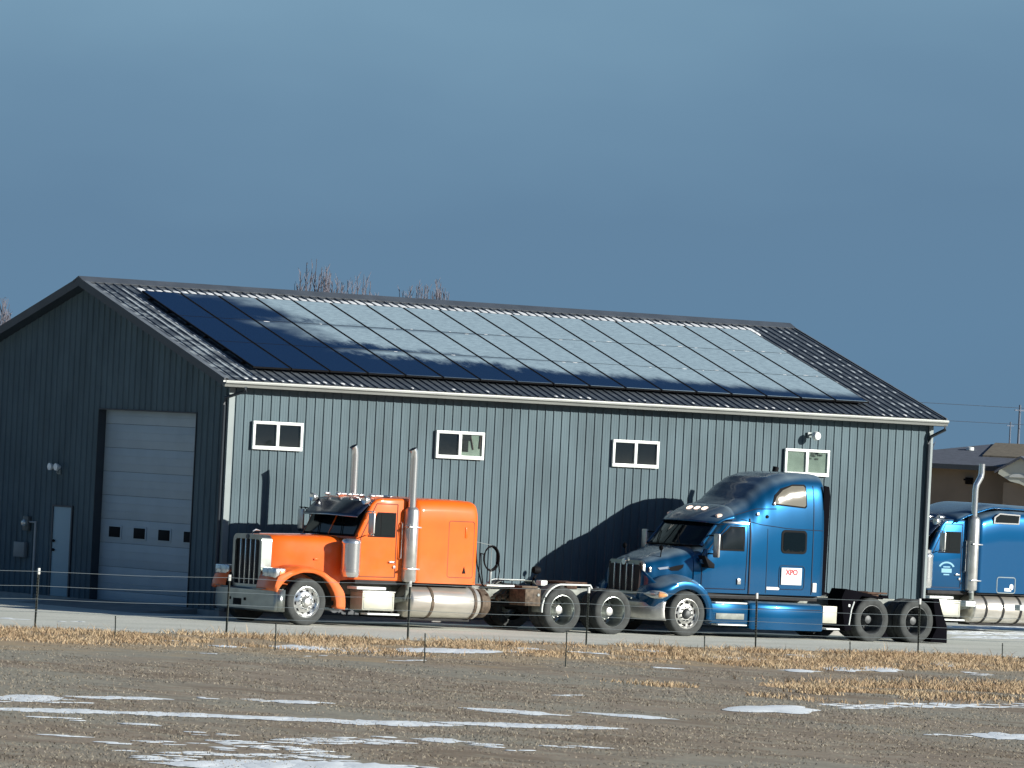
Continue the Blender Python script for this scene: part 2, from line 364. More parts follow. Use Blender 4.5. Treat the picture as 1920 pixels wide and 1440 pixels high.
def outline(g, pts, y, w=.014, d=.006, mi=0, closed=True):
    # thin raised line following 2D points (x,z) on the plane y; near side is -y
    n = len(pts)
    for i in range(n if closed else n-1):
        a = Vector((pts[i][0], y, pts[i][1])); b = Vector((pts[(i+1) % n][0], y, pts[(i+1) % n][1]))
        if (b-a).length < 1e-4: continue
        d_ = (b-a).normalized(); u = Vector((d_.z, 0, -d_.x)) * w/2
        o1 = Vector((0, d, 0))
        vs = [a-u-o1, b-u-o1, b+u-o1, a+u-o1, a-u+o1, b-u+o1, b+u+o1, a+u+o1]
        g._q(vs, ((0,1,2,3),(7,6,5,4),(0,4,5,1),(1,5,6,2),(2,6,7,3),(3,7,4,0)), mi)
def lerp_table(tab, x, col=1):
    if x <= tab[0][0]: return tab[0][col]
    for a, b in zip(tab, tab[1:]):
        if x <= b[0]:
            t = (x-a[0])/(b[0]-a[0]); t = t*t*(3-2*t)*.35 + t*.65
            return a[col] + (b[col]-a[col])*t
    return tab[-1][col]
# ================================================================== BUILDING
L, W, FH, RZ = 19.5, 11.4, 5.04, 7.03
SL = (RZ-FH)/(W/2); ANG = math.atan(SL); RIB = 0.2286; R0 = 0.17
XL, XR, OE = -0.35, L+0.185, 0.30
def roofz(y): return FH + SL*y if y <= W/2 else FH + SL*(W-y)

shed = root('steel_shed', (0, 0, 0), 'long grey steel shed with white windows and a snowy solar roof', 'shed')
def bpart(name, g, mats, parent=None, **k): return g.build(name, mats, parent or shed, **k)

def rib_profile(a, b, first, h, hb, ht):
    # list of (position, height) for a corrugated sheet running from a to b
    pts = [(a, 0)]; p = first
    while p - hb <= a: p += RIB
    while p + hb < b:
        pts += [(p-hb, 0), (p-ht, h), (p+ht, h), (p+hb, 0)]
        # two tiny stiffening ribs between the main ribs
        q1, q2 = p + RIB*.36, p + RIB*.64
        if q2 + .01 < b:
            for q in (q1, q2): pts += [(q-.012, 0), (q, h*.16), (q+.012, 0)]
        p += RIB
    pts.append((b, 0)); return pts
# long wall with ribs
g = G(); pr = rib_profile(0.0, L, R0, .0225, .026, .014)
lo = [g.bm.verts.new((x, -h, 0.0)) for x, h in pr]; hi = [g.bm.verts.new((x, -h, 4.80)) for x, h in pr]
for i in range(len(pr)-1): g.bm.faces.new([lo[i], lo[i+1], hi[i+1], hi[i]])
bpart('wall', g, M['wall'], recalc=False)
# gable wall facing left, with openings
g = G()
def gcol(y0, h0, y1, h1, zb):
    t0, t1 = roofz(y0)-.12, roofz(y1)-.12
    g._q([(-h0, y0, zb), (-h1, y1, zb), (-h1, y1, t1), (-h0, y0, t0)], ((0, 3, 2, 1),))
DY0, DY1, DZ = 1.24, 5.13, 4.18
MY0, MY1, MZ = 6.0, 6.84, 2.02
pr = rib_profile(0.0, W, .12, .030, .030, .014)
cuts = [DY0, DY1, MY0, MY1, W/2]
for (a, ha), (b_, hb_) in zip(pr, pr[1:]):
    seg = [a] + [c for c in cuts if a < c < b_] + [b_]
    for p, q in zip(seg, seg[1:]):
        if q-p < 1e-6: continue
        f = lambda y: ha + (hb_-ha)*(y-a)/(b_-a)
        midy = (p+q)/2
        zb = DZ if DY0 < midy < DY1 else MZ if MY0 < midy < MY1 else 0.0
        gcol(p, f(p), q, f(q), zb)
bpart('gable_wall', g, M['wall'], recalc=False)
# plain far walls
g = G(); g._q([(L, 0, 0), (L, W, 0), (L, W, FH-.1), (L, W/2, RZ-.12), (L, 0, FH-.1)], ((0, 1, 2, 3, 4),)); bpart('rear_gable_wall', g, M['wall'])
g = G(); g._q([(0, W, 0), (L, W, 0), (L, W, 4.8), (0, W, 4.8)], ((0, 1, 2, 3),)); bpart('back_wall', g, M['wall'])
# footing
g = G(); g.box((-.02, -.02, GZ-.3), (L+.02, W+.02, -0.004)); bpart('footing', g, mat('concrete', (.34, .34, .32), .9, var=.2))
# roof sheets
g = G(); pr = rib_profile(XL, XR, R0 - RIB*2, .028, .030, .013)
for side in (0, 1):
    def pt(x, h, y):
        z = roofz(y) + h*math.cos(ANG); yy = y - h*math.sin(ANG) if side == 0 else y + h*math.sin(ANG)
        return (x, yy, z)
    ys = (-OE, W/2-.001) if side == 0 else (W+OE, W/2+.001)
    A = [g.bm.verts.new(pt(x, h, ys[0])) for x, h in pr]; B = [g.bm.verts.new(pt(x, h, ys[1])) for x, h in pr]
    for i in range(len(pr)-1):
        g.bm.faces.new([A[i], A[i+1], B[i+1], B[i]] if side == 0 else [A[i], B[i], B[i+1], A[i+1]])
roof = bpart('roof', g, M['roofsteel'], recalc=False)
# underside / deck
g = G()
for s_, (ya, yb) in ((0, (-OE, W/2)), (1, (W/2, W+OE))):
    za, zb = roofz(ya)-.012, roofz(yb)-.012
    g._q([(XL+.01, ya, za), (XR-.01, ya, za), (XR-.01, yb, zb), (XL+.01, yb, zb), (XL+.01, ya, za-.10), (XR-.01, ya, za-.10), (XR-.01, yb, zb-.10), (XL+.01, yb, zb-.10)],
         ((0,1,2,3),(7,6,5,4),(0,4,5,1),(2,6,7,3),(1,5,6,2),(3,7,4,0)))
bpart('roof_deck', g, M['trim'])
# rake boards
for x in (XL-.02, XR-.005):
    g = G()
    g.prism([(-OE-.01, roofz(-OE)+.03), (W/2, RZ+.035), (W+OE+.01, roofz(W+OE)+.03), (W+OE+.01, roofz(W+OE)-.15), (W/2, RZ-.15), (-OE-.01, roofz(-OE)-.15)], 'x', x, x+.025)
    bpart('rake_trim', g, M['trim'], roof)
    g = G()
    g.prism([(-OE, roofz(-OE)+.035), (W/2, RZ+.042), (W+OE, roofz(W+OE)+.035), (W+OE, roofz(W+OE)+.028), (W/2, RZ+.034), (-OE, roofz(-OE)+.028)], 'x', x-.004, x+.11 if x < 0 else x+.03)
    bpart('rake_cap', g, mat('rake_cap_steel', (.15, .17, .19), .35, var=.3, vscale=3), roof)
g = G(); g.prism([(W/2-.24, RZ-.045), (W/2, RZ+.070), (W/2+.24, RZ-.045), (W/2+.23, RZ-.07), (W/2, RZ+.045), (W/2-.23, RZ-.07)], 'x', XL-.03, XR+.03)
bpart('ridge_cap', g, mat('ridge_cap_steel', (.075, .088, .105), .35, var=.25, vscale=2), roof)
# fascia, soffit, gutter
g = G(); g.box((XL, -OE, 4.775), (XR, -OE+.02, 4.93)); g.box((XL, -OE+.02, 4.775), (XR, -.001, 4.79)); bpart('fascia', g, M['trim'])
g = G(); y0 = -.305
prof = [(y0, 4.915), (y0, 4.795), (y0-.075, 4.785), (y0-.085, 4.835), (y0-.125, 4.865), (y0-.125, 4.905), (y0-.108, 4.915), (y0-.108, 4.90), (y0-.10, 4.88), (y0-.02, 4.80), (y0-.012, 4.915)]
g.prism(prof, 'x', XL-.05, XR-.02)
gt = bpart('gutter', g, M['gutter']); g = G(); g.box((XL-.05, y0-.128, 4.892), (XR-.02, y0-.100, 4.917), .005); g.build('gutter_lip', mat('gutter_lip_paint', (.54, .58, .55), .4), gt)  # paler lip paints the highlight along the gutter's top edge
def spout(pts, mid_=None):
    g = G(); g.tube(pts, .042, 8); return bpart('downspout', g, M['trim'])
spout([(.14, -.37, 4.80), (.14, -.37, 4.71), (-.075, .05, 4.55), (-.085, .06, 4.40), (-.085, .06, .05)])
spout([(19.60, -.37, 4.80), (19.60, -.37, 4.70), (19.40, -.10, 4.52), (19.38, -.085, 4.35), (19.38, -.085, .05)])
g = G(); g.box((-.045, -.045, 0), (.10, -.032, 4.78)); g.box((-.045, -.032, 0), (-.032, .10, 4.60)); bpart('corner_trim', g, M['lighttrim'])
g = G(); g.box((L-.10, -.045, 0), (L+.03, -.032, 4.78)); bpart('corner_trim', g, M['lighttrim'])
# base trim
g = G(); g.box((0.1, -.046, -.02), (L-.1, -.033, .10)); bpart('base_trim', g, M['trim'])

# sliding windows on the long wall
def window(x0, kind):
    x1, z0, z1 = x0+1.30, 3.48, 4.09; zf = .065
    fr = G()
    for a, b_ in (((x0, z0), (x1, z0+zf+.015)), ((x0, z1-zf), (x1, z1)), ((x0, z0+zf+.015), (x0+zf, z1-zf)), ((x1-zf, z0+zf+.015), (x1, z1-zf)), ((x0+.605, z0+zf+.015), (x0+.685, z1-zf))):
        fr.box((a[0], -.085, a[1]), (b_[0], -.030, b_[1]), .006)
    w = bpart('window', fr, M['white'])
    for n_, (a, b_) in enumerate(((x0+zf, x0+.605), (x0+.685, x1-zf))):
        p = G(); p.box((a, -.062, z0+zf), (b_, -.058, z1-zf)); p.build('pane', M['glass'], w)
        m_ = {'dark': (M['dark'], M['dark']), 'half': (M['dark'], M['blind']), 'blind': (M['blind'], M['blind'])}[kind][n_]  # half kind: pale right backing models bright sky reflected in the glass
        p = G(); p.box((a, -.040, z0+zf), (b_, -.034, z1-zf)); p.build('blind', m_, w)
        if kind == 'half' and n_ == 1:     # dark shapes modelling the tree reflected in the glass
            q = G()
            q.box((a+.01, -.052, z1-.20), (a+.27, -.042, z1-zf), .004); q.box((a+.04, -.054, z0+zf+.10), (a+.20, -.043, z1-.2), .004)
            q.tube([(a+.25, -.047, z1-.1), (a+.33, -.047, z0+.22)], .02, 6); q.tube([(b_-.03, -.047, z1-zf), (b_-.05, -.047, z0+.25)], .022, 6)
            q.build('shelf_clutter', M['darkblind'], w)
        if kind == 'blind' and n_ == 1:
            q = G(); random.seed(3)
            for _ in range(9):
                cx = a+.05+random.random()*.32; cz = z1-zf-.02-random.random()**2*.17
                q.box((cx-.05, -.052, cz-.025), (cx+.05, -.043, cz+.02), .008)
            q.build('sill_plant', mat('faded_leaves', (.19, .19, .15), .8), w)  # blocks modelling branches reflected in the glass
    if kind == 'half': w['label'] = 'white sliding window with clutter behind its right pane'
    if kind == 'blind': w['label'] = 'white sliding window with beige blinds drawn'
    return w
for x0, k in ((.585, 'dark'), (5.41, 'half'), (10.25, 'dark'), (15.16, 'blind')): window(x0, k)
# wall lamp above the last window
g = G(); g.box((15.80, -.06, 4.36), (15.92, -.03, 4.48), .006); g.tube([(15.86, -.05, 4.42), (15.86, -.14, 4.43), (15.87, -.20, 4.42)], .022, 8)
g.lathe([(.03, .03), (.075, -.03), (.085, -.05)], 'y', (15.87, -.20, 4.42), 20)
lamp = bpart('wall_lamp', g, M['lighttrim'])
g = G(); g.lathe([(.0005, .10), (.06, .085), (.10, .03), (.105, -.02), (.085, -.075), (.04, -.10), (.0005, -.105)], 'y', (15.87, -.27, 4.40), 24); g.build('globe', M['fixture'], lamp)

# overhead door set back in the left gable
g = G()
for a, b_ in (((DY0-.02, 0), (DY0, DZ)), ((DY1, 0), (DY1+.02, DZ))): g.box((-.03, a[0], a[1]), (.24, b_[0], b_[1]))
g.box((-.03, DY0-.02, DZ), (.24, DY1+.02, DZ+.03)); bpart('door_surround', g, M['trim'])
n = 9; hh = .5225; g = G()
for i in range(n):
    z0 = -.30 + i*hh
    g.box((.165, DY0, max(0, z0+.003)), (.21, DY1, min(DZ, z0+hh-.003)), .004)
    for k in range(1, 3):
        if 0 < z0+hh*k/3-.01 and z0+hh*k/3 < DZ-.02: g.box((.158, DY0+.03, z0+hh*k/3-.008), (.172, DY1-.03, z0+hh*k/3+.008), .004)
od = bpart('overhead_door', g, M['doorwhite'])
g = G(); g.box((.19, DY0-.02, 0), (.20, DY1+.02, DZ)); g.build('door_backing', M['trim'], od)
for yc in (4.52, 3.52, 2.53, 1.52):
    g = G(); g.box((.145, yc-.27, 1.36), (.170, yc+.27, 1.66), .01); f = g.build('door_window', M['doorwhite'], od)
    g = G(); g.box((.138, yc-.225, 1.395), (.150, yc+.225, 1.625), .01); g.build('pane', M['black'], f)
# service door
g = G(); g.box((-.028, MY0+.05, .0), (.0, MY1-.05, MZ-.04), .006); md = bpart('service_door', g, M['mandoor'])
g = G()
for a, b_ in (((MY0, 0), (MY0+.05, MZ)), ((MY1-.05, 0), (MY1, MZ)), ((MY0+.05, MZ-.04), (MY1-.05, MZ))): g.box((-.045, a[0], a[1]), (-.005, b_[0], b_[1]))
g.build('door_frame', M['trim'], md)
for z in (1.02, 1.22):
    g = G(); g.lathe([(.001, -.05), (.03, -.045), (.035, -.02), (.02, 0)], 'x', (-.028, MY1-.14, z), 14); g.build('handle' if z < 1.1 else 'deadbolt', M['black'], md)
# twin floodlight, meter, panel box, conduit on the gable
g = G(); g.box((-.07, 6.55, 2.70), (-.03, 6.67, 2.82), .006); g.tube([(-.06, 6.61, 2.76), (-.12, 6.61, 2.74)], .02, 8); fl = bpart('floodlight', g, M['lighttrim'])
for dy in (-.13, .13):
    g = G(); g.tube([(-.10, 6.61, 2.78), (-.14, 6.61+dy*.7, 2.84)], .015, 6)
    g.lathe([(.03, .06), (.075, -.02), (.08, -.07), (.001, -.09)], 'x', (-.17, 6.61+dy, 2.86), 16); g.build('lamp_head', M['fixture'], fl)
g = G(); g.box((-.13, 7.80, .80), (-.03, 8.25, 1.14), .01); bpart('electric_box', g, mat('panel_grey', (.20, .22, .22), .5))
g = G(); g.box((-.11, 7.72, 1.40), (-.03, 7.95, 1.72), .01); em = bpart('electric_meter', g, mat('meter_grey', (.10, .115, .11), .5))
g = G(); g.lathe([(.08, 0), (.08, -.05), (.05, -.08), (.001, -.085)], 'x', (-.11, 7.83, 1.57), 18); g.build('meter_dial', M['lampglass'], em)
g = G(); g.tube([(-.06, 7.47, -.1), (-.06, 7.47, 1.62)], .030, 8); g.tube([(-.06, 7.47, 1.60), (-.06, 7.75, 1.60)], .022, 8); bpart('conduit', g, M['pale'])
# concrete ramp in front of the overhead door
g = G(); g.prism([(-.03, -.01), (-.03, GZ-.05), (-1.7, GZ-.05), (-1.7, GZ+.006)], 'y', DY0-.4, DY1+.4); bpart('door_apron', g, mat('apron_concrete', (.30, .30, .28), .9, var=.25, vscale=1.5))

# solar panels, three rows of seventeen, on rails
proto = None
PX, PY = 1.006, 1.517
for r_ in range(3):
    for i in range(17):
        if proto is None:
            g = G(); hw, hl = .490, .803
            g.box((-hw, -hl, -.035), (hw, hl, -.006)); 
            for a, b_ in (((-hw, -hl), (hw, -hl+.008)), ((-hw, hl-.008), (hw, hl)), ((-hw, -hl+.008), (-hw+.026, hl-.008)), ((hw-.026, -hl+.008), (hw, hl-.008))):
                g.box((a[0], a[1], -.006), (b_[0], b_[1], .003))
            proto = g.build('solar_panel', M['black'], shed)
            g = G(); g.box((-hw+.027, -hl+.009, -.0055), (hw-.027, hl-.009, .001)); g.build('panel_glass', M['solar'], proto)
            o = proto
        else: o = copy_tree(proto, shed)
        x, y = .70 + PX*(i+.5), .27 + PY*(r_+.5)
        o.location = (x, y - .125*math.sin(ANG), roofz(y) + .125*math.cos(ANG)); o.rotation_euler = (ANG, 0, 0)
for r_ in range(3):
    for q in (.25, .75):
        y = .27 + PY*(r_+q); g = G(); g.box((.66, -.02, -.04), (17.84, .02, 0)); rl = bpart('panel_rail', g, M['black'])
        rl.location = (0, y-.085*math.sin(ANG), roofz(y)+.085*math.cos(ANG)); rl.rotation_euler = (ANG, 0, 0)
# snow lodged on the roof: below the ridge, at the eave, right of the panels, on the panel seams
g = G(); gf = G(); random.seed(11)
def rblob(x, y, wx, wy, h=.02, off=0.0, fr=False):
    n_ = 8; t = []
    for k in range(n_):
        a = 2*PI*k/n_; rr = .8+.4*random.random()
        t.append((x+wx*rr*math.cos(a), y+wy*rr*math.sin(a)))
    vs = [(px, py - (off+.001)*math.sin(ANG), roofz(py)+(off+.001)*math.cos(ANG)) for px, py in t]
    top = (x, y-(off+h)*math.sin(ANG), roofz(y)+(off+h)*math.cos(ANG))
    (gf if fr else g)._q(vs+[top], [(k, (k+1) % n_, n_) for k in range(n_)], smooth=True)
k = 0
while True:
    xc = R0 + RIB*(k+.5); k += 1
    if xc > 19.5: break
    if .75 < xc < 18.3:
        s_ = 1 if xc > 2.2 else .7
        rblob(xc, 5.16+random.uniform(-.03, .03), .108, .26*s_*random.uniform(.8, 1.15), .05)
        if xc > 1.6: rblob(xc+.02, 4.97, .09, .13, .045)
    if xc > 17.95:
        for j in range(13):
            y = .15 + j*.42
            if random.random() < .72 and y < 5.3: rblob(xc, y+random.uniform(-.03, .03), .048*random.uniform(.5, 1.2), .085*random.uniform(.5, 1.5), .008, 0, True)
    if random.random() < (.95 if xc < 3.4 else .45 if xc > 8 else .15): rblob(xc, -.17+random.uniform(-.04, .05), .06*random.uniform(.4, 1), .07*random.uniform(.5, 1), .015)
    if xc < .62:
        for j in range(20):
            if random.random() < .8: rblob(xc-.03, .1+j*.26, .032, .26*random.uniform(.5, 1), .008, 0, True)
for j in range(20): rblob(-.08, .0+j*.26, .026, .26*random.uniform(.5, 1), .008, 0, True); rblob(.62, .2+j*.245, .036, .24*random.uniform(.6, 1), .02)
for i in range(17):
    for r_ in (1, 2):
        for q in (.28, .72):
            if i < 2 or random.random() < .5: continue
            rblob(.70+PX*(i+q)+random.uniform(-.06, .06), .27+PY*r_+random.uniform(-.05, .07), random.uniform(.03, .09), random.uniform(.012, .022), .006, .128)
o = bpart('roof_snow', g, M['roofsnow'], recalc=False); o['kind'] = 'stuff'
o = bpart('roof_frost', gf, M['frost'], recalc=False); o['kind'] = 'stuff'

# ================================================================== GROUND
def sheet(name, x0, x1, y0, y1, z, m, kind='structure', n=1):
    g = G(); g._q([(x0, y0, z), (x1, y0, z), (x1, y1, z), (x0, y1, z)], ((0, 1, 2, 3),)); o = g.build(name, m, recalc=False); o['kind'] = kind; return o
sheet('ground', -3000, 3000, -3000, 3000, GZ, M['field'])
g = G(); random.seed(5)
ex = [(-70 + i*.6) for i in range(240)]
lo = [(x, -10.45 + .30*math.sin(x*.31) + random.uniform(-.12, .12), GZ+.004) for x in ex]
hi = [(x, 24.0, GZ+.004) for x in ex]
V1 = [g.bm.verts.new(p) for p in lo]; V2 = [g.bm.verts.new(p) for p in hi]
for i in range(len(ex)-1): g.bm.faces.new([V1[i], V1[i+1], V2[i+1], V2[i]])
g.build('gravel_yard', M['gravel'], recalc=False)['kind'] = 'structure'

# snow lying on the field
SN = [[-28.1,-36.9,-27.3,-37.1,2.04,1],[-28.9,-38.1,-27.4,-38.1,0.47,0],[-26.5,-36.4,-25.2,-36.4,0.87,1],[-24.2,-35.8,-24.0,-36.0,0.77,0],[-23.4,-36.0,-23.2,-36.3,0.64,0],[-23.1,-36.4,-22.5,-36.6,1.16,1],[-30.2,-40.1,-28.4,-40.5,1.11,1],[-28.5,-40.5,-26.9,-40.9,1.12,1],[-27.1,-41.0,-25.4,-41.6,0.9,1],[-30.6,-41.9,-30.4,-42.7,0.63,0],[-30.0,-43.3,-30.0,-43.5,0.52,1],[-33.3,-46.2,-32.8,-46.4,0.47,0],[-33.1,-47.5,-33.1,-47.8,0.55,0],[-32.7,-47.7,-31.7,-48.1,1.19,0],[-31.2,-46.8,-30.6,-46.9,0.48,0],[-34.1,-49.2,-33.9,-49.3,0.35,0],[-29.8,-46.5,-29.0,-46.9,1.95,0],[-30.3,-45.2,-29.9,-45.6,1.19,0],[-31.4,-47.5,-30.9,-49.0,1.39,0],[-33.7,-49.8,-31.4,-50.3,1.31,0],[-34.8,-50.9,-33.5,-51.6,2.07,0],[-35.0,-51.8,-31.8,-52.1,2.07,1],[-32.2,-48.5,-32.1,-48.8,0.9,0],[-9.1,-15.8,-7.6,-15.8,2.27,1],[-10.7,-16.2,-10.5,-16.4,1.0,1],[-13.2,-19.4,-13.0,-19.5,0.84,0],[-10.4,-14.2,-10.3,-14.4,1.03,0],[-10.9,-19.4,-10.7,-19.7,1.15,0],[-8.5,-5.1,-8.0,-5.0,0.95,0],[-7.5,-5.7,-6.9,-5.6,0.71,0],[-25.7,-41.8,-24.1,-42.1,1.36,1],[-23.7,-41.6,-21.3,-42.2,1.06,1],[-20.2,-37.4,-19.8,-38.8,0.91,1],[-18.5,-38.0,-18.1,-39.2,0.92,1],[-28.6,-46.1,-27.7,-46.3,2.21,0],[-27.0,-45.8,-26.8,-46.1,1.44,1],[-26.7,-46.2,-26.9,-47.2,0.81,0],[-27.2,-47.9,-27.1,-48.1,0.49,0],[-25.7,-46.7,-25.3,-47.2,0.72,0],[-32.5,-51.6,-31.2,-52.0,1.02,0],[-7.9,-16.1,-7.3,-16.3,2.06,1],[-6.5,-15.8,-3.7,-15.2,2.35,1],[-2.8,-14.5,-2.9,-14.8,1.54,1],[-1.8,-13.5,-1.7,-13.6,1.58,1],[-1.4,-14.6,-0.7,-14.7,1.01,0],[1.8,-12.6,2.0,-13.0,1.65,1],[-4.2,-20.9,-3.7,-20.9,1.0,0],[-9.9,-20.6,-9.3,-20.6,0.76,0],[-14.9,-32.4,-14.8,-32.6,0.6,0],[-14.0,-35.6,-12.3,-35.7,3.22,2],[-10.7,-33.8,-10.3,-33.8,0.93,0],[-11.0,-34.6,-9.2,-33.8,1.71,0],[-8.9,-33.4,-7.5,-33.1,2.09,0],[-7.8,-33.3,-5.0,-32.4,1.65,0],[-14.5,-42.2,-13.8,-42.7,1.55,1],[-15.5,-42.3,-15.0,-42.5,0.58,0],[1.7,-14.5,1.9,-14.8,2.3,1],[1.5,-15.5,1.5,-16.0,2.04,1],[3.2,-15.2,3.2,-15.4,1.39,0],[5.4,-13.1,5.7,-13.2,1.95,1],[-0.8,-20.6,-0.5,-20.7,1.56,1],[1.4,-19.0,1.6,-19.6,2.17,1],[2.8,-18.6,2.7,-19.3,2.2,1],[7.0,-15.5,7.2,-15.7,2.15,1],[4.1,-19.9,4.7,-19.9,1.55,0],[1.9,-16.2,1.9,-16.3,1.13,0],[27.0,8.0,30.5,9.3,2.62,0],[23.7,4.0,27.3,5.1,3.51,0],[21.4,1.0,24.7,2.0,2.0,0],[25.2,5.9,26.9,6.5,2.15,0],[13.2,-10.6,13.8,-10.5,0.81,0]]
def hsh(i, j):
    r_ = math.sin(i*127.1+j*311.7)*43758.5453; return r_-math.floor(r_)
def vn(x, y):
    i, j = math.floor(x), math.floor(y); u, v = x-i, y-j; u = u*u*(3-2*u); v = v*v*(3-2*v)
    return (hsh(i, j)*(1-u)+hsh(i+1, j)*u)*(1-v)+(hsh(i, j+1)*(1-u)+hsh(i+1, j+1)*u)*v
g = G(); random.seed(21)
vd = Vector((.62, .785)); 
def sblob(cx, cy, a, bb, ang, h=.02):
    n_ = 16; jz = random.uniform(.5, 1.4); ca, sa = math.cos(ang), math.sin(ang); vs = []; ph = random.random()*50
    for ring, hh_ in ((1.0, .003), (.75, h)):
        for k in range(n_):
            t = 2*PI*k/n_; rr = ring*(.72+.62*vn(ph+3*math.cos(t)+5, 3*math.sin(t)+ph))
            x, y = a*rr*math.cos(t), bb*rr*math.sin(t)
            vs.append((cx+x*ca-y*sa, cy+x*sa+y*ca, GZ+.003+hh_*jz))
    vs.append((cx, cy, GZ+.003+h*jz))
    g._q(vs, [(k, (k+1) % n_, n_+(k+1) % n_, n_+k) for k in range(n_)] + [(n_+k, n_+(k+1) % n_, 2*n_) for k in range(n_)], smooth=True)
for ax, ay, bx, by, th, kd in SN:
    A, B = Vector((ax, ay)), Vector((bx, by)); Ln = (B-A).length; 
    if kd == 2:
        c_ = (A+B)/2; ax_ = (B-A).normalized(); n_ = 40; ring = []; k2 = (1.0, .8)
        for kk, hh2 in zip(k2, (.003, .02)):
            for k in range(n_):
                t = 2*PI*k/n_; rr = kk*(.62+.62*vn(7+2.2*math.cos(t), 9+2.2*math.sin(t))); p = c_ + ax_*Ln/2*1.15*rr*math.cos(t) + vd*th*.5*rr*math.sin(t); ring.append((p.x, p.y, GZ+.004+hh2))
        ring.append((c_.x, c_.y, GZ+.026)); g._q(ring, [(k, (k+1) % n_, n_+(k+1) % n_, n_+k) for k in range(n_)] + [(n_+k, n_+(k+1) % n_, 2*n_) for k in range(n_)], smooth=True); continue
    dirv = (B-A)/max(Ln, 1e-3); steps = max(2, int(Ln/(.17 if kd else .10)))
    for i in range(steps+1):
        t = i/steps; env = (1-abs(2*t-1)**3)**.5 if kd else 1
        if kd == 0:
            for _ in range(max(1, int(th*1.6))):
                if random.random() < .75:
                    p = A+dirv*Ln*t + vd*random.uniform(-.5, .5)*th
                    sblob(p.x, p.y, random.uniform(.06, .22), random.uniform(.04, .14), random.uniform(-.4, .5), .008)
        else:
            p = A+dirv*Ln*t
            sblob(p.x, p.y, .25, max(.10, th*.60*env*random.uniform(.65, 1.25)), math.atan2(vd.y, vd.x)-PI/2, .010)
g.build('snow_patches', M['snow'], recalc=False)['kind'] = 'stuff'

# grass
def grass(name, m, n, where, hfun, wid, lean=.35, seed=1):
    rnd = random.Random(seed); vs = []; fs = []
    for _ in range(n):
        p = where(rnd)
        if p is None: continue
        x, y, hs = p; h = hfun(rnd)*hs; a = rnd.uniform(-.9, .9) - .6; w_ = wid*rnd.uniform(.6, 1.5)
        dx, dy = math.cos(a)*w_, math.sin(a)*w_; lx, ly = rnd.gauss(.0, lean)*h, rnd.gauss(0, lean)*h
        i = len(vs)
        vs += [(x-dx, y-dy, GZ), (x+dx, y+dy, GZ), (x+lx*.4+dx*.7, y+ly*.4+dy*.7, GZ+h*.6), (x+lx*.4-dx*.7, y+ly*.4-dy*.7, GZ+h*.6), (x+lx, y+ly, GZ+h)]
        fs += [(i, i+1, i+2, i+3), (i+3, i+2, i+4)]
    me = bpy.data.meshes.new(name); me.from_pydata(vs, [], fs); me.materials.append(m)
    o = bpy.data.objects.new(name, me); COL.objects.link(o); o['kind'] = 'stuff'; return o
def w_gold(r):
    x = r.uniform(-22, 16); y = r.uniform(-24, -10.3)
    far = -21.0 + 3.6*vn(x*.35, 2.2)
    if x < -10: far = -18.0 + 2*vn(x*.5, 1)
    if y < far: return None
    d = vn(x*.9, y*.45)*.6 + vn(x*2.7+9, y*1.3)*.4
    if d < .425: return None
    edge = min(1, (y-far)/2.5)
    if r.random() > .35+.65*edge: return None
    return x, y, .45+.9*d*(.7+.3*edge)
grass('golden_grass', M['gold'], 120000, w_gold, lambda r: r.uniform(.03, .10)*(2.3 if r.random() < .03 else 1), .0066, .8, 3)
def w_gold2(r):
    x = r.uniform(-15, 3); t = (x+15)/18; yc = -31.5 + t*5.5; y = yc + r.gauss(0, 1.3)
    d = vn(x*.8, y*.5); 
    if d < (.36 if x > -8 else .46) or x < -10.2: return None
    return x, y, .5+.6*d
grass('golden_grass', M['gold'], 26000, w_gold2, lambda r: r.uniform(.03, .13), .0080, .7, 4)
def w_short(r):
    u = r.random(); s_ = 1-(1-u)**1.0
    dist = 62 + 74*r.random(); az = math.radians(36.09 + r.uniform(-4.9, 4.9))
    x = -76.2 + math.sin(az)*dist; y = -114.75 + math.cos(az)*dist
    if y > -10.9: return None
    if y > -17 and -16 < x and r.random() < .6: return None
    d = vn(x*.5, y*.3)*.5+vn(x*2, y*1.2)*.5
    if d < .40: return None
    return x, y, .5+.7*d
grass('short_grass', M['short'], 70000, w_short, lambda r: r.uniform(.010, .038), .0062, 1.2, 5)

# ================================================================== FENCE
fence = root('wire_fence', (0, -10.4, GZ), 'low four-wire fence on thin dark steel posts along the gravel edge', 'fence')
proto = None
for k in range(-2, 9):
    x = -11.09 + 4.364*k
    if proto is None:
        g = G(); g.box((-.021, -.004, -.25), (.021, .004, 1.05)); g.box((-.004, -.022, -.25), (.004, -.004, 1.05))
        for j in range(14): g.box((-.008, -.034, .25+j*.055), (.008, -.022, .265+j*.055))
        proto = g.build('post', M['post'], fence); g = G(); g.box((-.026, -.026, 1.05), (.026, .009, 1.17), .003); g.build('post_cap', M['posttip'], proto); o = proto
    else: o = copy_tree(proto, fence)
    o.location = (x, random.uniform(-.05, .05), 0); o.rotation_euler = (random.uniform(-.02, .02), random.uniform(-.025, .025), random.uniform(-.3, .3))
for z in (1.11, .83, .58, .34):
    g = G(); pts = []
    for k in range(-2, 9):
        for q in range(4): pts.append((-11.09+4.364*(k+q/4), -.03, z - .02*math.sin(PI*q/4) + random.uniform(-.004, .004)))
    g.tube(pts, .0038, 4, caps=False); g.build('wire', M['wire'], fence)
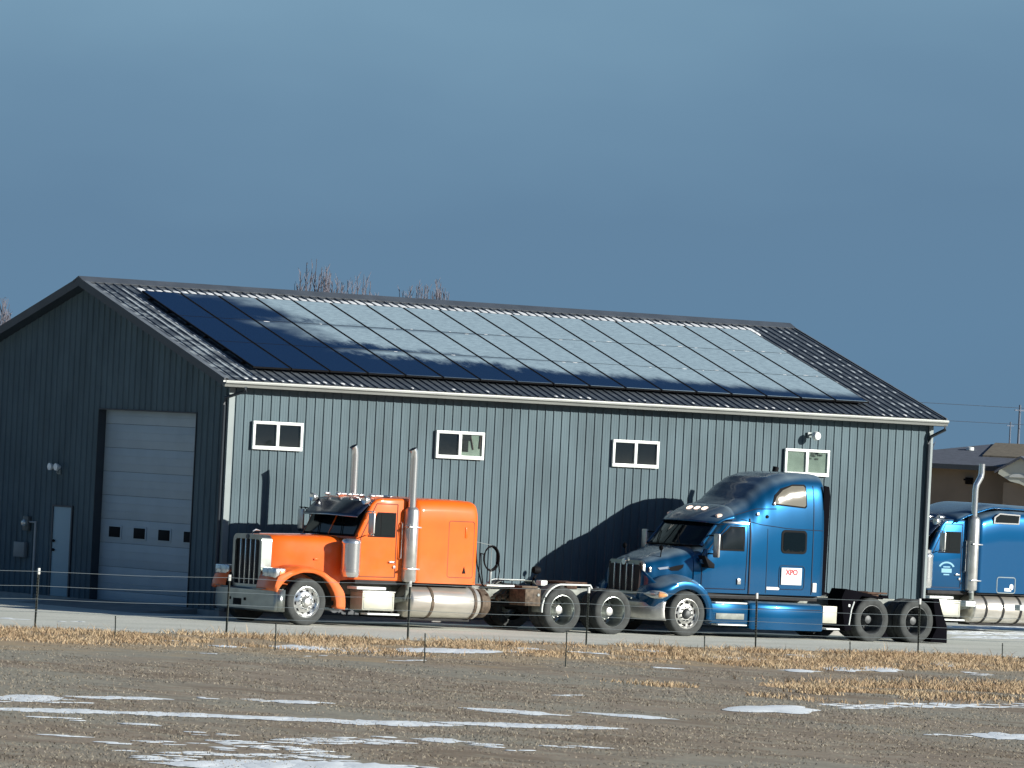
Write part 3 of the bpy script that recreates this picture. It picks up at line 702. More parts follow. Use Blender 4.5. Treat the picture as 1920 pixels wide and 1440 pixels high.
STK = [(-11.47, -13.81, .42, 'thin rod farthest left, in front of the tall overhead door'), (-10.42, -17.58, .50, 'thin rod in the grass in front of the orange truck nose'),
       (-9.74, -21.32, .53, 'thin rod in the grass in front of the orange truck fuel tank'), (-6.64, -21.37, .65, 'tallest thin rod, in front of the orange truck rear wheels'),
       (2.88, -13.2, .36, 'thin rod in front of the blue truck front wheel'), (6.3, -13.6, .34, 'short rod in front of the blue truck rear wheels'), (11.2, -12.6, .36, 'thin rod farthest right, at the gravel edge')]
for x, y, h, lb in STK:
    g = G(); g.tube([(0, 0, -.15), (.004, 0, h*.5), (-.003, .003, h)], .011, 6); g.tube([(-.003, -.02, h-.05), (-.003, .02, h-.05)], .006, 5)
    tag(g.build('fence_stake', M['post'], loc=(x, y, GZ)), lb, 'stake', 'thin stakes standing in the dry grass')
# ================================================================== TRUCKS
WM = {}
def wheel_mesh(kind, style):
    key = (kind, style)
    if key in WM: return WM[key]
    def tyre(c):
        g = G(); R = .492
        g.lathe([(.300, c-.105), (.325, c-.128), (.37, c-.142), (.43, c-.146), (.462, c-.135), (.483, c-.118), (R, c-.095), (R, c-.062), (.481, c-.060), (.481, c-.050), (R, c-.048), (R, c-.006), (.481, c-.004), (.481, c+.006),
                 (R, c+.008), (R, c+.05), (.481, c+.052), (.481, c+.062), (R, c+.064), (R, c+.095), (.47, c+.135), (.37, c+.142), (.300, c+.105)], 'y', n=56)
        return g
    g = tyre(-.16 if kind == 'dual' else 0)
    if kind == 'dual':
        t2 = tyre(.18); tmp = bpy.data.meshes.new('t'); t2.bm.to_mesh(tmp); t2.bm.free(); g.bm.from_mesh(tmp); bpy.data.meshes.remove(tmp)
    bmesh.ops.recalc_face_normals(g.bm, faces=list(g.bm.faces))
    tm = bpy.data.meshes.new('tyre'); g.bm.to_mesh(tm); g.bm.free(); tm.materials.append(M['rubber']); tm.set_sharp_from_angle(angle=.7)
    # rim: mis 0 bright, 1 dark
    g = G(); holes = []
    if kind == 'steer':
        prof = [(.328, -.10), (.335, -.126), (.318, -.130), (.302, -.112), (.290, -.065), (.268, -.050), (.215, -.078), (.150, -.100), (.120, -.100), (.118, -.06), (.30, .10)]
        g.lathe(prof, 'y', n=56); hr, hy, hrad = .236, -.066, (.042 if style == 'white' else .030)
    else:
        c = -.16
        prof = [(.328, c-.10), (.335, c-.126), (.318, c-.130), (.302, c-.112), (.288, c-.04), (.280, .03), (.262, .06), (.215, .062), (.17, .03), (.14, .02), (.12, .06)]
        g.lathe(prof, 'y', n=56); hr, hy, hrad = .222, .058, .028
    for k in range(10):
        a = 2*PI*(k+.5)/10; cx, cz = hr*math.cos(a), hr*math.sin(a)
        ring = []
        for q in range(10):
            b_ = 2*PI*q/10; u, v = hrad*math.cos(b_)*.9, hrad*1.25*math.sin(b_)
            rr_ = hr+u; off = (-.060 + (rr_-.268)*.53 if kind == 'steer' else -.006)
            ring.append((cx+u*math.cos(a)-v*math.sin(a), (hy-.008 - .0*u), cz+u*math.sin(a)+v*math.cos(a)))
        g._q(ring, (tuple(range(10)),), 1)
    g2 = g
    rm = bpy.data.meshes.new('rim'); bmesh.ops.recalc_face_normals(g2.bm, faces=list(g2.bm.faces)); g2.bm.to_mesh(rm); g2.bm.free()
    bright = {'chrome': M['chrome'] if kind == 'steer' else M['bumper'], 'steel': M['duststeel'], 'white': M['alu']}[style]
    rm.materials.append(bright); rm.materials.append(M['black']); rm.set_sharp_from_angle(angle=.6)
    # hub with lug nuts (the wheel itself)
    g = G()
    if kind == 'steer':
        g.lathe([(.118, -.06), (.105, -.105), (.095, -.150), (.075, -.168), (.055, -.172), (.0006, -.174)], 'y', n=28)
        lr, ly = .150, -.118
    else:
        g.lathe([(.13, .05), (.118, -.02), (.105, -.13), (.085, -.165), (.06, -.172), (.0006, -.174)], 'y', n=28)
        lr, ly = .168, .012
    for k in range(10):
        a = 2*PI*k/10; g.lathe([(.016, .022), (.016, -.018), (.009, -.028), (.0005, -.03)], 'y', (lr*math.cos(a), ly, lr*math.sin(a)), 8)
    bmesh.ops.recalc_face_normals(g.bm, faces=list(g.bm.faces))
    hm = bpy.data.meshes.new('wheel'); g.bm.to_mesh(hm); g.bm.free(); hm.materials.append({'chrome': M['alu'], 'steel': M['duststeel'], 'white': M['duststeel']}[style]); hm.set_sharp_from_angle(angle=.6)
    WM[key] = (tm, rm, hm); return WM[key]
def add_wheel(parent, kind, style, x, side, yc, rot=0.0, z=.488):
    tm, rm, hm = wheel_mesh(kind, style)
    h = bpy.data.objects.new('wheel', hm); COL.objects.link(h); h.parent = parent
    h.location = (x, side*yc, z); h.rotation_euler = (0, rot, 0 if side < 0 else PI)
    if side > 0: h.rotation_euler = (0, -rot, PI)
    for nm, me in (('tyre', tm), ('rim', rm)):
        o = bpy.data.objects.new(nm, me); COL.objects.link(o); o.parent = h
    return h

def mirrored(fn):
    for s in (-1, 1): fn(s)

def chassis(t, x0, x1, axles, fifth=(6.55, 7.35), frame_mat='frame'):
    g = G()
    for s in (-1, 1):
        yy = sorted((s*.36, s*.44))
        g.box((x0, yy[0], .66), (x1, yy[1], .93), .008)
        for x in [x0+.3+.45*k for k in range(int((x1-x0)/.45))]: g.box((x, min(s*.445, s*.452), .70), (x+.05, max(s*.445, s*.452), .76)); g.box((x, min(s*.445, s*.452), .84), (x+.05, max(s*.445, s*.452), .89))
    for x in (x0+.1, x1-1.9, x1-.12): g.box((x, -.36, .70), (x+.08, .36, .90))
    fr = g.build('frame', M[frame_mat], t)
    g = G()
    for i, x in enumerate(axles):
        g.tube([(x, -.95, .488), (x, .95, .488)], .07, 10)
        if i: g.lathe([(.001, -.24), (.12, -.22), (.2, -.1), (.2, .1), (.12, .22), (.001, .24)], 'x', (x, 0, .50), 16); g.box((x-.12, -.5, .55), (x+.12, .5, .66), .02)
    g.build('axle', M['underside'], t)
    g = G(); g.box((x0+.25, -.34, .36), (1.9+x0+1.2, .34, .98), .06); g.tube([(x0+3, 0, .55), (axles[1], 0, .55)], .05, 8)
    g.build('engine_block', M['underside'], t)
    a, b_ = fifth
    g = G(); yv = .46
    g.prism([(a, -.30), (a+.15, -.44), (b_-.28, -.44), (b_, -.40), (b_-.02, -.26), (b_-.30, -.05), (b_-.30, .05), (b_-.02, .26), (b_, .40), (b_-.28, .44), (a+.15, .44), (a, .30)], 'z', 1.045, 1.085, .008, rot=Matrix.Rotation(0, 4, 'Y'))
    g.box((a+.22, -.40, .93), (a+.50, -.30, 1.045), .01); g.box((a+.22, .30, .93), (a+.50, .40, 1.045), .01)
    g.build('fifth_wheel', M['rust'], t)
    return fr

def quarter_fender(t, xc, r0, a0, a1, flat_to, m_, side, y0=.84, y1=1.20):
    # curved guard over the front half of the first drive tyre, running on flat
    pts = []
    for k in range(13):
        a = math.radians(a0 + (a1-a0)*k/12); pts.append((xc + r0*math.cos(a), .488 + r0*math.sin(a)))
    pts.append((flat_to, pts[-1][1]+.005)); pts.append((flat_to+.05, pts[-1][1]-.07))
    g = G(); n = len(pts)
    ring = []
    for yy in (side*y0, side*y1):
        ring.append([g.bm.verts.new((p[0], yy, p[1])) for p in pts])
    for i in range(n-1): g.bm.faces.new([ring[0][i], ring[0][i+1], ring[1][i+1], ring[1][i]]).smooth = True
    # rolled outer edge
    o = g.build('quarter_fender', m_, t, solid=.012)
    g = G(); g.tube([(p[0], side*y1, p[1]) for p in pts], .020, 8); g.build('fender_edge', M['white'] if m_ != M['black'] else M['black'], o)
    g = G(); g.tube([(xc-.05, side*.45, .86), (xc-.05, side*1.1, 1.0)], .018, 8); g.build('bracket', M['underside'], o)
    return o

def conventional(t, paint, gapm, o):
    """square-nosed tractor with tall stacks; x runs from the nose back, z up from the ground, near side is -y"""
    P = M[paint]; GP = M[gapm]; cd = o.get('cd', 0)
    # bumper
    g = G()
    def bf(u, v):
        y = -1.16 + 2.32*u; x = -1.42 + .22*abs(y/1.16)**3.2
        e = [(0.03, .73), (0, .70), (0, .30), (.04, .265)][int(round(v*3))]
        return (x+e[0], y, e[1])
    g.grid(bf, 28, 3)
    for s in (-1, 1):
        yy = s*1.16
        g._q([(-1.20, yy, .27), (-1.20, yy, .725), (-1.02, s*1.175, .725), (-1.02, s*1.175, .27)], ((0, 1, 2, 3),))
    g._q([(-1.39, -.9, .728), (-1.39, .9, .728), (-1.05, 1.15, .728), (-1.05, -1.15, .728)], ((0, 1, 2, 3),))
    bu = g.build('bumper', M['bumper'], t, solid=.01)
    g = G(); 
    for y in (-.28, .28): g.box((-1.44, y-.03, .46), (-1.415, y+.03, .52), .008)
    g.box((-1.425, -.16, .36), (-1.41, .16, .50), .004); g.build('tow_eye', M['black'], bu)
    # grille shell
    g = G()
    outer = rrect(-.54, .54, .72, 1.84, .13); inner = rrect(-.455, .455, .80, 1.74, .07)
    A = [g.bm.verts.new((-1.235, y, z)) for y, z in outer]; B = [g.bm.verts.new((-1.235, y, z)) for y, z in inner]
    A2 = [g.bm.verts.new((-.985, y, z)) for y, z in outer]; B2 = [g.bm.verts.new((-1.19, y, z)) for y, z in inner]
    n = len(outer)
    for i in range(n):
        j = (i+1) % n
        g.bm.faces.new([A[i], A[j], B[j], B[i]]); g.bm.faces.new([A[i], A2[i], A2[j], A[j]]).smooth = True; g.bm.faces.new([B[i], B[j], B2[j], B2[i]])
    gr = g.build('grille', M['bumper'] if paint == 'orange' else M['chrome'], t, bevel=.01)
    g = G(); g.box((-1.17, -.50, .76), (-1.15, .50, 1.80)); g.build('grille_screen', M['grillemesh'], gr)
    for y in (-.273, -.091, .091, .273):
        g = G(); g.box((-1.225, y-.013, .79), (-1.175, y+.013, 1.75), .006); g.build('grille_bar', M['chrome'], gr)
    g = G(); g.lathe([(.001, -.02), (.05, -.018), (.055, 0)], 'x', (-1.235, 0, 1.79), 18); g.build('badge', M['trim'], gr)
    g = G(); g.tube([(-1.12, 0, 1.84), (-1.12, 0, 1.90), (-1.05, 0, 1.935), (-.93, 0, 1.92)], [.02, .015, .022, .008], 8); g.build('hood_ornament', M['chrome'], gr)
    # hood
    g = G()
    g.loft([(-.985, .50, .80, 1.835, 7), (-.95, .525, .78, 1.85, 7), (-.6, .60, .80, 1.865, 7), (0, .70, .82, 1.88, 7), (.45, .775, .86, 1.885, 7.5), (.60, .80, .90, 1.885, 7.5)], 40)
    hd = g.build('hood', P, t)
    g = G(); g.loft([(.60, .74, .95, 1.84, 7), (.86, .80, .98, 1.86, 7)], 30); g.build('cowl', M['interior'] if paint == 'x' else P, hd)
    g = G()
    for s in (-1, 1):
        g.box((-.02, min(s*.712, s*.722), 1.36), (.09, max(s*.712, s*.722), 1.40), .004)
    g.build('hood_badge', M['orange'] if paint == 'orange' else M['chrome'], hd)
    g = G(); g.tube([(-.95, 0, 1.862), (.55, 0, 1.895)], .012, 6); g.build('hood_hinge', M['chrome'], hd)
    # fenders
    ta = [(-8, .755, .985), (0, .75, .98), (12, .73, .97), (25, .70, .90), (45, .67, .775), (70, .635, .71), (90, .62, .69), (115, .64, .72), (132, .68, .80), (146, .72, .885), (160, .76, .86), (166, .775, .84)]
    for s in (-1, 1):
        g = G()
        def ff(u, v):
            th = -8 + 174*u; a = math.radians(th); ri = lerp_table(ta, th, 1); ro = lerp_table(ta, th, 2)
            k = int(round(v*6))
            y, r = [(1.03, ri), (1.185, ri), (1.20, ri+.02), (1.205, ri+(ro-ri)*.55), (1.18, ro), (1.05, ro+.045), (.58, ro+.06)][k]
            if th < 25: y = max(y, .70) if k < 6 else .70
            return (-.48 + r*math.cos(a), s*y, .488 + r*math.sin(a))
        g.grid(ff, 44, 6)
        fd = g.build('fender', P, t, solid=.012)
        # inner well
        g = G(); g.grid(lambda u, v: (-.48+.74*math.cos(math.radians(-5+175*u)), s*(.50+.6*v), .488+.60*math.sin(math.radians(-5+175*u))), 18, 1); g.build('wheel_well', M['underside'], fd)
        # headlight pod
        g = G(); g.box((-1.27, min(s*.64, s*1.14), .955), (-1.00, max(s*.64, s*1.14), 1.175), .035, seg=3)
        hl = g.build('headlight', M['chrome'], t)
        for yy in (.775, 1.0):
            g = G(); g.box((-1.285, s*yy-.095, .985), (-1.262, s*yy+.095, 1.145), .012); g.build('lens', M['lampglass'], hl)
        g = G(); g.box((-1.16, s*1.145-.012, 1.00), (-1.04, s*1.145+.012, 1.13), .008); g.build('turn_signal', M['amber'], hl)
        # air cleaner
        yc = s*1.06
        g = G(); g.lathe([(.001, 1.98), (.11, 1.975), (.15, 1.95), (.15, 1.88), (.185, 1.86), (.205, 1.83), (.205, 1.78), (.198, 1.775), (.198, 1.28), (.205, 1.275), (.205, 1.24), (.198, 1.235), (.198, 1.10), (.17, 1.04), (.10, 1.02), (.001, 1.02)] if o.get('tallclean') else
                         [(.001, 1.845), (.12, 1.845), (.18, 1.825), (.205, 1.79), (.205, 1.74), (.198, 1.735), (.198, 1.20), (.205, 1.195), (.205, 1.15), (.198, 1.145), (.198, 1.09), (.17, 1.045), (.10, 1.03), (.001, 1.03)], 'z', (.665, yc, 0), 32)
        ac = g.build('air_cleaner', M['chrome'], t)
        g = G(); g.tube([(.665, yc-s*.15, 1.6), (.80, s*.80, 1.65)], .05, 8); g.tube([(.665, yc-s*.15, 1.2), (.80, s*.80, 1.2)], .03, 8); g.build('bracket', M['alu'], ac)
        # mirror
        g = G(); g.box((.955, min(s*1.22, s*1.42), 1.97), (1.005, max(s*1.22, s*1.42), 2.40), .018, seg=3)
        mr = g.build('mirror', M['alu'], t)
        g = G()
        for z in (2.43, 1.94): g.tube([(1.05, s*.98, z-.02), (1.0, s*1.20, z), (.985, s*1.40, z)], .013, 6)
        g.tube([(.98, s*1.32, 1.93), (.98, s*1.32, 2.44)], .012, 6); g.tube([(1.05, s*.99, 2.25), (.98, s*1.22, 2.44)], .010, 6)
        g.build('mirror_arm', M['chrome'] if s < 0 else M['black'], mr)
        # stacks
        sx, sy = 2.15, s*1.10
        g = G(); sh = o.get('stack_h', 3.78)
        if o.get('elbow'):
            g.tube([(sx-.03, sy, .95), (sx-.03, sy, 3.45), (sx-.01, sy, 3.58), (sx+.12, sy, 3.78), (sx+.14, sy, 3.88), (sx+.14, sy, 4.10)], .075, 16, caps=False)
            g.tube([(sx-.03, sy, .95), (sx-.03, sy, 3.44)], .070, 12)
        else:
            g.tube([(sx-.01, sy, 2.45), (sx-.01, sy, sh-.20), (sx-.025, sy, sh-.06), (sx-.06, sy, sh)], .085, 18, caps=False)
            g.tube([(sx-.01, sy, 2.45), (sx-.01, sy, sh-.22)], .078, 12)
        st = g.build('exhaust_stack', M['chrome'], t)
        g = G()
        if o.get('elbow'): g.lathe([(.079, 1.0), (.14, 1.02), (.15, 1.05), (.15, 2.72), (.13, 2.78), (.078, 2.82)], 'z', (sx-.03, sy, 0), 28)
        else: g.lathe([(.079, .98), (.13, .98), (.155, 1.02), (.155, 2.48), (.13, 2.53), (.086, 2.56)], 'z', (sx, sy, 0), 28)
        g.build('heat_shield', M['alu'], st)
        g = G(); g.tube([(sx-.09, sy-s*-.10, 1.25), (sx-.11, sy+s*.11, 2.2)], .012, 6); g.box((sx-.16, sy-.16, 2.12), (sx+.16, sy+.16, 2.15), .004); g.box((sx-.16, sy-.16, 1.24), (sx+.16, sy+.16, 1.27), .004); g.build('clamp', M['chrome'], st)
        g = G(); g.tube([(sx, sy, 1.0), (sx, sy, .80), (sx-.05, sy-s*.08, .62), (sx-.2, s*.7, .55), (sx-.4, s*.45, .55)], .062, 12); g.build('exhaust_elbow', M['frame'], st)
        # steps and boxes under the door
        g = G(); g.box((.94, min(s*.72, s*1.17), .355), (1.76, max(s*.72, s*1.17), .735), .012); tb = g.build('tool_box', M['boxalu'], t)
        g = G(); g.box((.93, min(s*.72, s*1.19), .738), (1.77, max(s*.72, s*1.19), .765), .006); g.build('box_lid', M['alu'], tb)
        outl = G(); outline(outl, [(.98, .39), (1.72, .39), (1.72, .70), (.98, .70)], s*1.171, .012, .003); outl.build('box_door', M['frame'], tb)
        g = G(); g.box((.80, min(s*.78, s*1.15), .79), (1.55, max(s*.78, s*1.15), .85), .01); g.build('step', M['white'], t)
        g = G(); g.box((1.04, min(s*.98, s*1.24), .265), (1.86, max(s*.98, s*1.24), .305), .008); g.build('step', M['white'], t)
        g = G()
        for x in (1.12, 1.7): g.box((x, min(s*1.05, s*1.15), .30), (x+.03, max(s*1.05, s*1.15), .37))
        g.build('step_hanger', M['underside'], t)
        # fuel tank
        tx1 = o.get('tank_end', 4.02)
        g = G(); g.lathe([(.001, 2.16), (.12, 2.165), (.25, 2.185), (.32, 2.215), (.342, 2.25), (.342, tx1-.05), (.32, tx1-.015), (.2, tx1), (.001, tx1+.005)], 'x', (0, s*.855, .57), 44)
        tk = g.build('fuel_tank', M['tank'], t)
        bands = o.get('bands', [2.74, 3.86])
        for bx in bands:
            g = G(); g.lathe([(.352, -.035), (.356, -.03), (.356, .03), (.352, .035)], 'x', (bx, s*.855, .57), 44); g.build('strap', M['dirty'] if not o.get('elbow') else M['underside'], tk)
        g = G(); g.lathe([(.045, 0), (.045, .06), (.03, .075), (.001, .075)], 'z', (2.55, s*.80, .90), 14); g.build('filler_cap', M['chrome'], tk)
        g = G(); g.box((2.3, min(s*.47, s*.9), .17), (tx1-.1, max(s*.47, s*.9), .23), .01); g.build('tank_bracket', M['underside'], tk)
        if not o.get('elbow'):
            g = G(); g.lathe([(.001, tx1+.03), (.27, tx1+.035), (.305, tx1+.06), (.305, tx1+.24), (.26, tx1+.30), (.001, tx1+.31)], 'x', (0, s*.84, .57), 28)
            random.seed(4)
            for _ in range(7):
                a = random.uniform(0, 6); g.tube([(tx1+.1, s*.84+.2*math.cos(a), .57+.25*math.sin(a)), (tx1+.2, s*.9+.28*math.cos(a), .57+.30*math.sin(a)), (tx1+.3, s*.8+.2*math.cos(a+.5), .57+.3*math.sin(a+.5))], .02, 6)
            g.build('air_tank', M['dirty'], t)
    # horns / marker lights on the roof
    # cab
    g = G()
    side = [(.80, .98), (.80, 1.86), (1.16, 2.57), (1.28, 2.68), (1.45, 2.715), (2.06, 2.725), (2.12, 2.69), (2.12, .98)]
    g.prism(side, 'y', -1.02, 1.02, .045, seg=3); cab = g.build('cab', P, t)
    # windshield: two panes on the slanted front
    dx, dz = .36, .71; Ls = math.hypot(dx, dz); ux, uz = dx/Ls, dz/Ls; nx, nz = -uz, ux
    def WP(a, q, off): return (.80+ux*a+nx*off, q, 1.86+uz*a+nz*off)
    def slab(g, a0, a1, q0, q1, o0, o1, mi=0):
        vs = [WP(a0, q0, o0), WP(a1, q0, o0), WP(a1, q1, o0), WP(a0, q1, o0), WP(a0, q0, o1), WP(a1, q0, o1), WP(a1, q1, o1), WP(a0, q1, o1)]
        g._q(vs, ((3,2,1,0),(4,5,6,7),(0,1,5,4),(1,2,6,5),(2,3,7,6),(3,0,4,7)), mi)
    g = G(); slab(g, .03, .78, -.95, .95, .006, .016); ws = g.build('windshield_seal', M['black'], cab)
    for q0, q1 in ((-.91, -.03), (.03, .91)):
        g = G(); slab(g, .07, .74, q0, q1, .018, .026); w = g.build('windshield', M['glassdark'], cab)
    g = G(); slab(g, .05, .77, -.022, .022, .02, .035); g.build('windshield_post', P, cab)
    for q in (-.5, .35):
        g = G(); g.tube([WP(.02, q, .05), WP(.45, q+.22, .045)], .010, 5); g.build('wiper', M['black'], cab)
    # visor
    g = G()
    def vf(u, v):
        y = -1.0 + 2.0*u; bow = .10*(1-(y/1.0)**2)
        x = 1.24 - .42*v - bow*v; z = 2.665 + .02*(1-abs(y)) - .36*v**1.15
        return (x, y, z)
    g.grid(vf, 16, 6)
    vs_ = g.build('visor', M['visor'], cab, solid=.014)
    g = G(); g.tube([(vf(k/14, 1)[0], vf(k/14, 1)[1], vf(k/14, 1)[2]) for k in range(15)], .012, 6); g.build('visor_edge', M['chrome'], vs_)
    for y in (-.85, -.42, 0, .42, .85):
        g = G(); g.lathe([(.001, -.075), (.025, -.06), (.032, -.02), (.032, .05), (.02, .08), (.001, .085)], 'x', (1.30, y, 2.755), 14); g.build('marker_light', M['chrome'], cab)
    for s in (-1, 1):
        g = G(); g.lathe([(.001, -.05), (.06, -.055), (.088, -.07), (.092, -.05), (.075, .03), (.03, .09), (.001, .10)], 'x', (1.03 if s < 0 else 1.1, s*1.02, 2.66), 24); g.tube([(1.06, s*1.0, 2.62), (1.16, s*.97, 2.55)], .015, 6); g.build('cab_lamp', M['chrome'], cab)
        g = G(); g.tube([(1.40, s*.60, 2.75), (1.62, s*.60, 2.755), (1.95, s*.60, 2.755)], [.06, .03, .02], 12); g.build('horn', M['chrome'], cab)
        # side window
        ys = s*1.022
        yy = sorted((ys, ys+s*.010))
        g = G(); poly = [(1.10, 1.90), (1.80, 1.90), (1.80, 2.42), (1.33, 2.42)]; g.prism(poly, 'y', yy[0], yy[1], .0); g.build('window_seal', M['black'], cab)
        yy = sorted((ys+s*.010, ys+s*.014))
        g = G(); g.prism([(1.15, 1.935), (1.40, 1.935), (1.40, 2.385), (1.36, 2.385)], 'y', yy[0], yy[1]); g.prism([(1.425, 1.935), (1.765, 1.935), (1.765, 2.385), (1.425, 2.385)], 'y', yy[0], yy[1]); g.build('side_window', M['glassdark'], cab)
        g = G(); outline(g, [(.93, 1.06), (1.84, 1.06), (1.84, 2.60), (1.30, 2.60), (.93, 1.88)], s*1.022, .018, .006); dr = g.build('door', GP, cab)
        g = G(); g.box((1.66, min(s*1.02, s*1.06), 1.36), (1.80, max(s*1.02, s*1.06), 1.40), .01); g.lathe([(.03, 0), (.032, s*.03), (.001, s*.032)], 'y', (1.80, s*1.02, 1.28), 12); g.build('door_handle', M['chrome'], dr)
        g = G(); g.tube([(1.93, s*1.03, 1.45), (1.93, s*1.09, 1.48), (1.93, s*1.09, 2.2), (1.93, s*1.03, 2.23)], .014, 8); g.build('grab_rail', M['chrome'], cab)
    g = G(); g.box((.85, -1.0, .90), (2.10, 1.0, .985), .01); g.build('cab_floor', M['underside'], cab)
    # sleeper
    x0, x1 = 2.24, o.get('sl_end', 3.86); zt = o.get('sl_top', 2.755); zf = o.get('sl_front', zt)
    def secs(x0, x1):
        n_ = 18; out = []
        for k in range(n_+1):
            u = k/n_; x = x0+(x1-x0)*(.5-.5*math.cos(PI*u)); e = min(x-x0, x1-x)
            rd = 1-max(0, 1-e/.10)**2; rd = math.sqrt(max(0, rd))
            zz = zf + (zt-zf)*min(1, (x-x0)/.75)
            out.append((x, 1.10+.08*rd, .97, zz-.16+.12*rd+.04*math.sin(PI*u), 11))
        return out
    g = G(); g.loft(secs(x0, x1), 64); sl = g.build('sleeper', P, t)
    if zf != zt:
        pass
    for s in (-1, 1):
        ys = s*1.182
        if not o.get('elbow'):
            g = G(); outline(g, rrect(3.08, 3.74, 1.11, 2.30, .05), s*1.172, .016, .008); sd = g.build('sleeper_door', GP, sl)
            g = G(); g.box((3.50, min(ys-.01, ys+.012), 1.95), (3.56, max(ys-.01, ys+.012), 2.18), .008); g.build('vent_slot', P, sd)
            g = G(); g.prism([(3.47, 1.20), (3.55, 1.20), (3.51, 1.34)], 'y', min(s*1.175, s*1.192), max(s*1.175, s*1.192)); g.build('latch', M['black'], sd)
            g = G(); outline(g, [(2.32, 1.02), (3.80, 1.02)], s*1.172, .014, .006, closed=False); g.build('trim_line', GP, sl)
        else:
            g = G(); g.prism([(2.68, 2.66), (3.50, 2.66), (3.52, 2.90), (2.86, 2.92), (2.70, 2.82)], 'y', min(s*1.165, s*1.185), max(s*1.165, s*1.185)); w = g.build('sleeper_window', M['chrome'], sl)
            g = G(); g.prism([(2.73, 2.69), (3.47, 2.69), (3.49, 2.87), (2.88, 2.89), (2.75, 2.81)], 'y', min(s*1.165, s*1.189), max(s*1.165, s*1.189)); g.build('pane', M['glassdark'], w)
            g = G(); outline(g, rrect(2.88, 3.46, .98, 1.36, .06), s*1.178, .022, .008); hb = g.build('hatch', M['lighttrim'], sl)
            g = G(); g.box((3.12, min(s*1.17, s*1.19), 1.02), (3.34, max(s*1.17, s*1.19), 1.10), .004); g.prism(rrect(3.28, 3.40, 1.06, 1.20, .05), 'y', min(s*1.17, s*1.19), max(s*1.17, s*1.19)); g.build('hatch_sticker', M['signwhite'], hb)
    for y in (-.7, -.2, .3, .8):
        g = G(); g.box((2.125, y-.02, 1.0), (2.25, y+.02, 2.45)); g.build('cab_boot', M['black'], t) if y == -.7 else g.bm.free()
    g = G(); g.box((2.10, -.95, 1.0), (2.27, .95, 2.50), .02); g.build('cab_gasket', M['black'], t)
    g = G(); g.box((x0+.05, -1.1, .92), (x1-.05, 1.1, .972), .01); g.build('sleeper_floor', M['underside'], sl)
    ax = o.get('axles', (-.48, 6.16, 7.52))
    chassis(t, -1.0, ax[2]+.55, ax, (ax[1]+.45, ax[1]+1.22))
    for s in (-1, 1):
        add_wheel(t, 'steer', 'chrome', ax[0], s, 1.055, .2)
        add_wheel(t, 'dual', o.get('drive', 'chrome'), ax[1], s, .90, .4)
        add_wheel(t, 'dual', o.get('drive', 'chrome'), ax[2], s, .90, 1.0)

T1 = root('semi_truck', (0, -2.8, GZ), 'orange square-nosed semi tractor with chrome grille and twin upright stacks beside the shed', 'semi truck')
conventional(T1, 'orange', 'gapo', {})
for s in (-1, 1):
    quarter_fender(T1, 6.16, .56, 186, 100, 6.86, M['frame'], s)
g = G(); g.box((5.16, -1.18, .56), (5.57, -.60, .93), .01); g.box((5.20, -1.0, .93), (5.62, -.7, .98), .01)
fl_ = g.build('mud_guard_plate', M['dirty'], T1)
g = G(); g.lathe([(.03, 0), (.03, -.02), (.001, -.022)], 'y', (5.50, -1.18, .80), 12); g.build('reflector', M['lampglass'], fl_)
g = G(); g.box((5.16, .60, .56), (5.57, 1.18, .93), .01); g.build('mud_guard_plate', M['dirty'], T1)
# deck plate, hoses and coil behind the sleeper
g = G(); g.box((4.55, -.60, .93), (5.75, .60, .965), .008); g.build('deck_plate', M['alu'], T1)
g = G()
for k in range(3):
    rr = .245 - .012*k; pts = [(5.07 + .0*k + .82*rr*math.cos(2*PI*q/28), -.02+.02*k, 1.52 + 1.10*rr*math.sin(2*PI*q/28)) for q in range(29)]
    g.tube(pts, .016, 6, caps=False)
pts = [(5.27, 0, 1.45), (5.29, -.02, 1.25), (5.24, -.05, 1.05), (5.12, -.1, .98)]; g.tube(pts, .016, 6)
g.tube([(4.87, .0, 1.6), (4.72, -.1, 1.62), (4.60, -.3, 1.30), (4.55, -.45, 1.0), (4.50, -.5, .95)], .014, 6)
g.tube([(4.2, -.6, 1.8), (4.25, -.62, 1.4), (4.35, -.68, 1.0), (4.5, -.7, .85)], .016, 6)
hz = g.build('air_hose', M['black'], T1)
g = G(); g.box((5.055, -.02, .96), (5.095, .02, 1.27), .004); g.tube([(5.07, 0, 1.2), (5.07, 0, 1.80), (4.4, 0, 1.9), (4.0, 0, 1.9)], .008, 5); g.build('hose_post', M['lighttrim'], T1)
g = G(); g.tube([(6.35, .25, .96), (6.42, .25, 1.12), (6.46, .25, 1.18)], .03, 8); g.lathe([(.001, -.10), (.07, -.08), (.09, 0), (.07, .08), (.001, .10)], 'x', (6.47, .25, 1.30), 16); g.build('work_light', M['black'], T1)
g = G(); g.box((6.32, -.15, .97), (6.50, .05, 1.09), .02); g.build('valve_box', M['white'], T1)
g = G(); random.seed(9)
for k in range(6): g.tube([(4.8+k*.12, -.45, .70+.03*k), (4.95+k*.12, -.52-.04*(k % 2), .78), (5.15+k*.08, -.46, .90)], .018, 6)
for k in range(4): g.lathe([(.001, -.05), (.05, -.045), (.06, 0), (.05, .05), (.001, .055)], 'y', (4.95+.14*k, -.50, .68+.05*(k % 2)), 12)
g.build('air_fittings', M['dirty'], T1)
g = G(); g.tube([(8.05, -.42, .86), (8.1, -.75, .86), (8.1, -1.05, .80)], .02, 8); g.box((7.98, -.50, .62), (8.06, .50, .92), .01); g.build('rear_crossmember', M['frame'], T1)

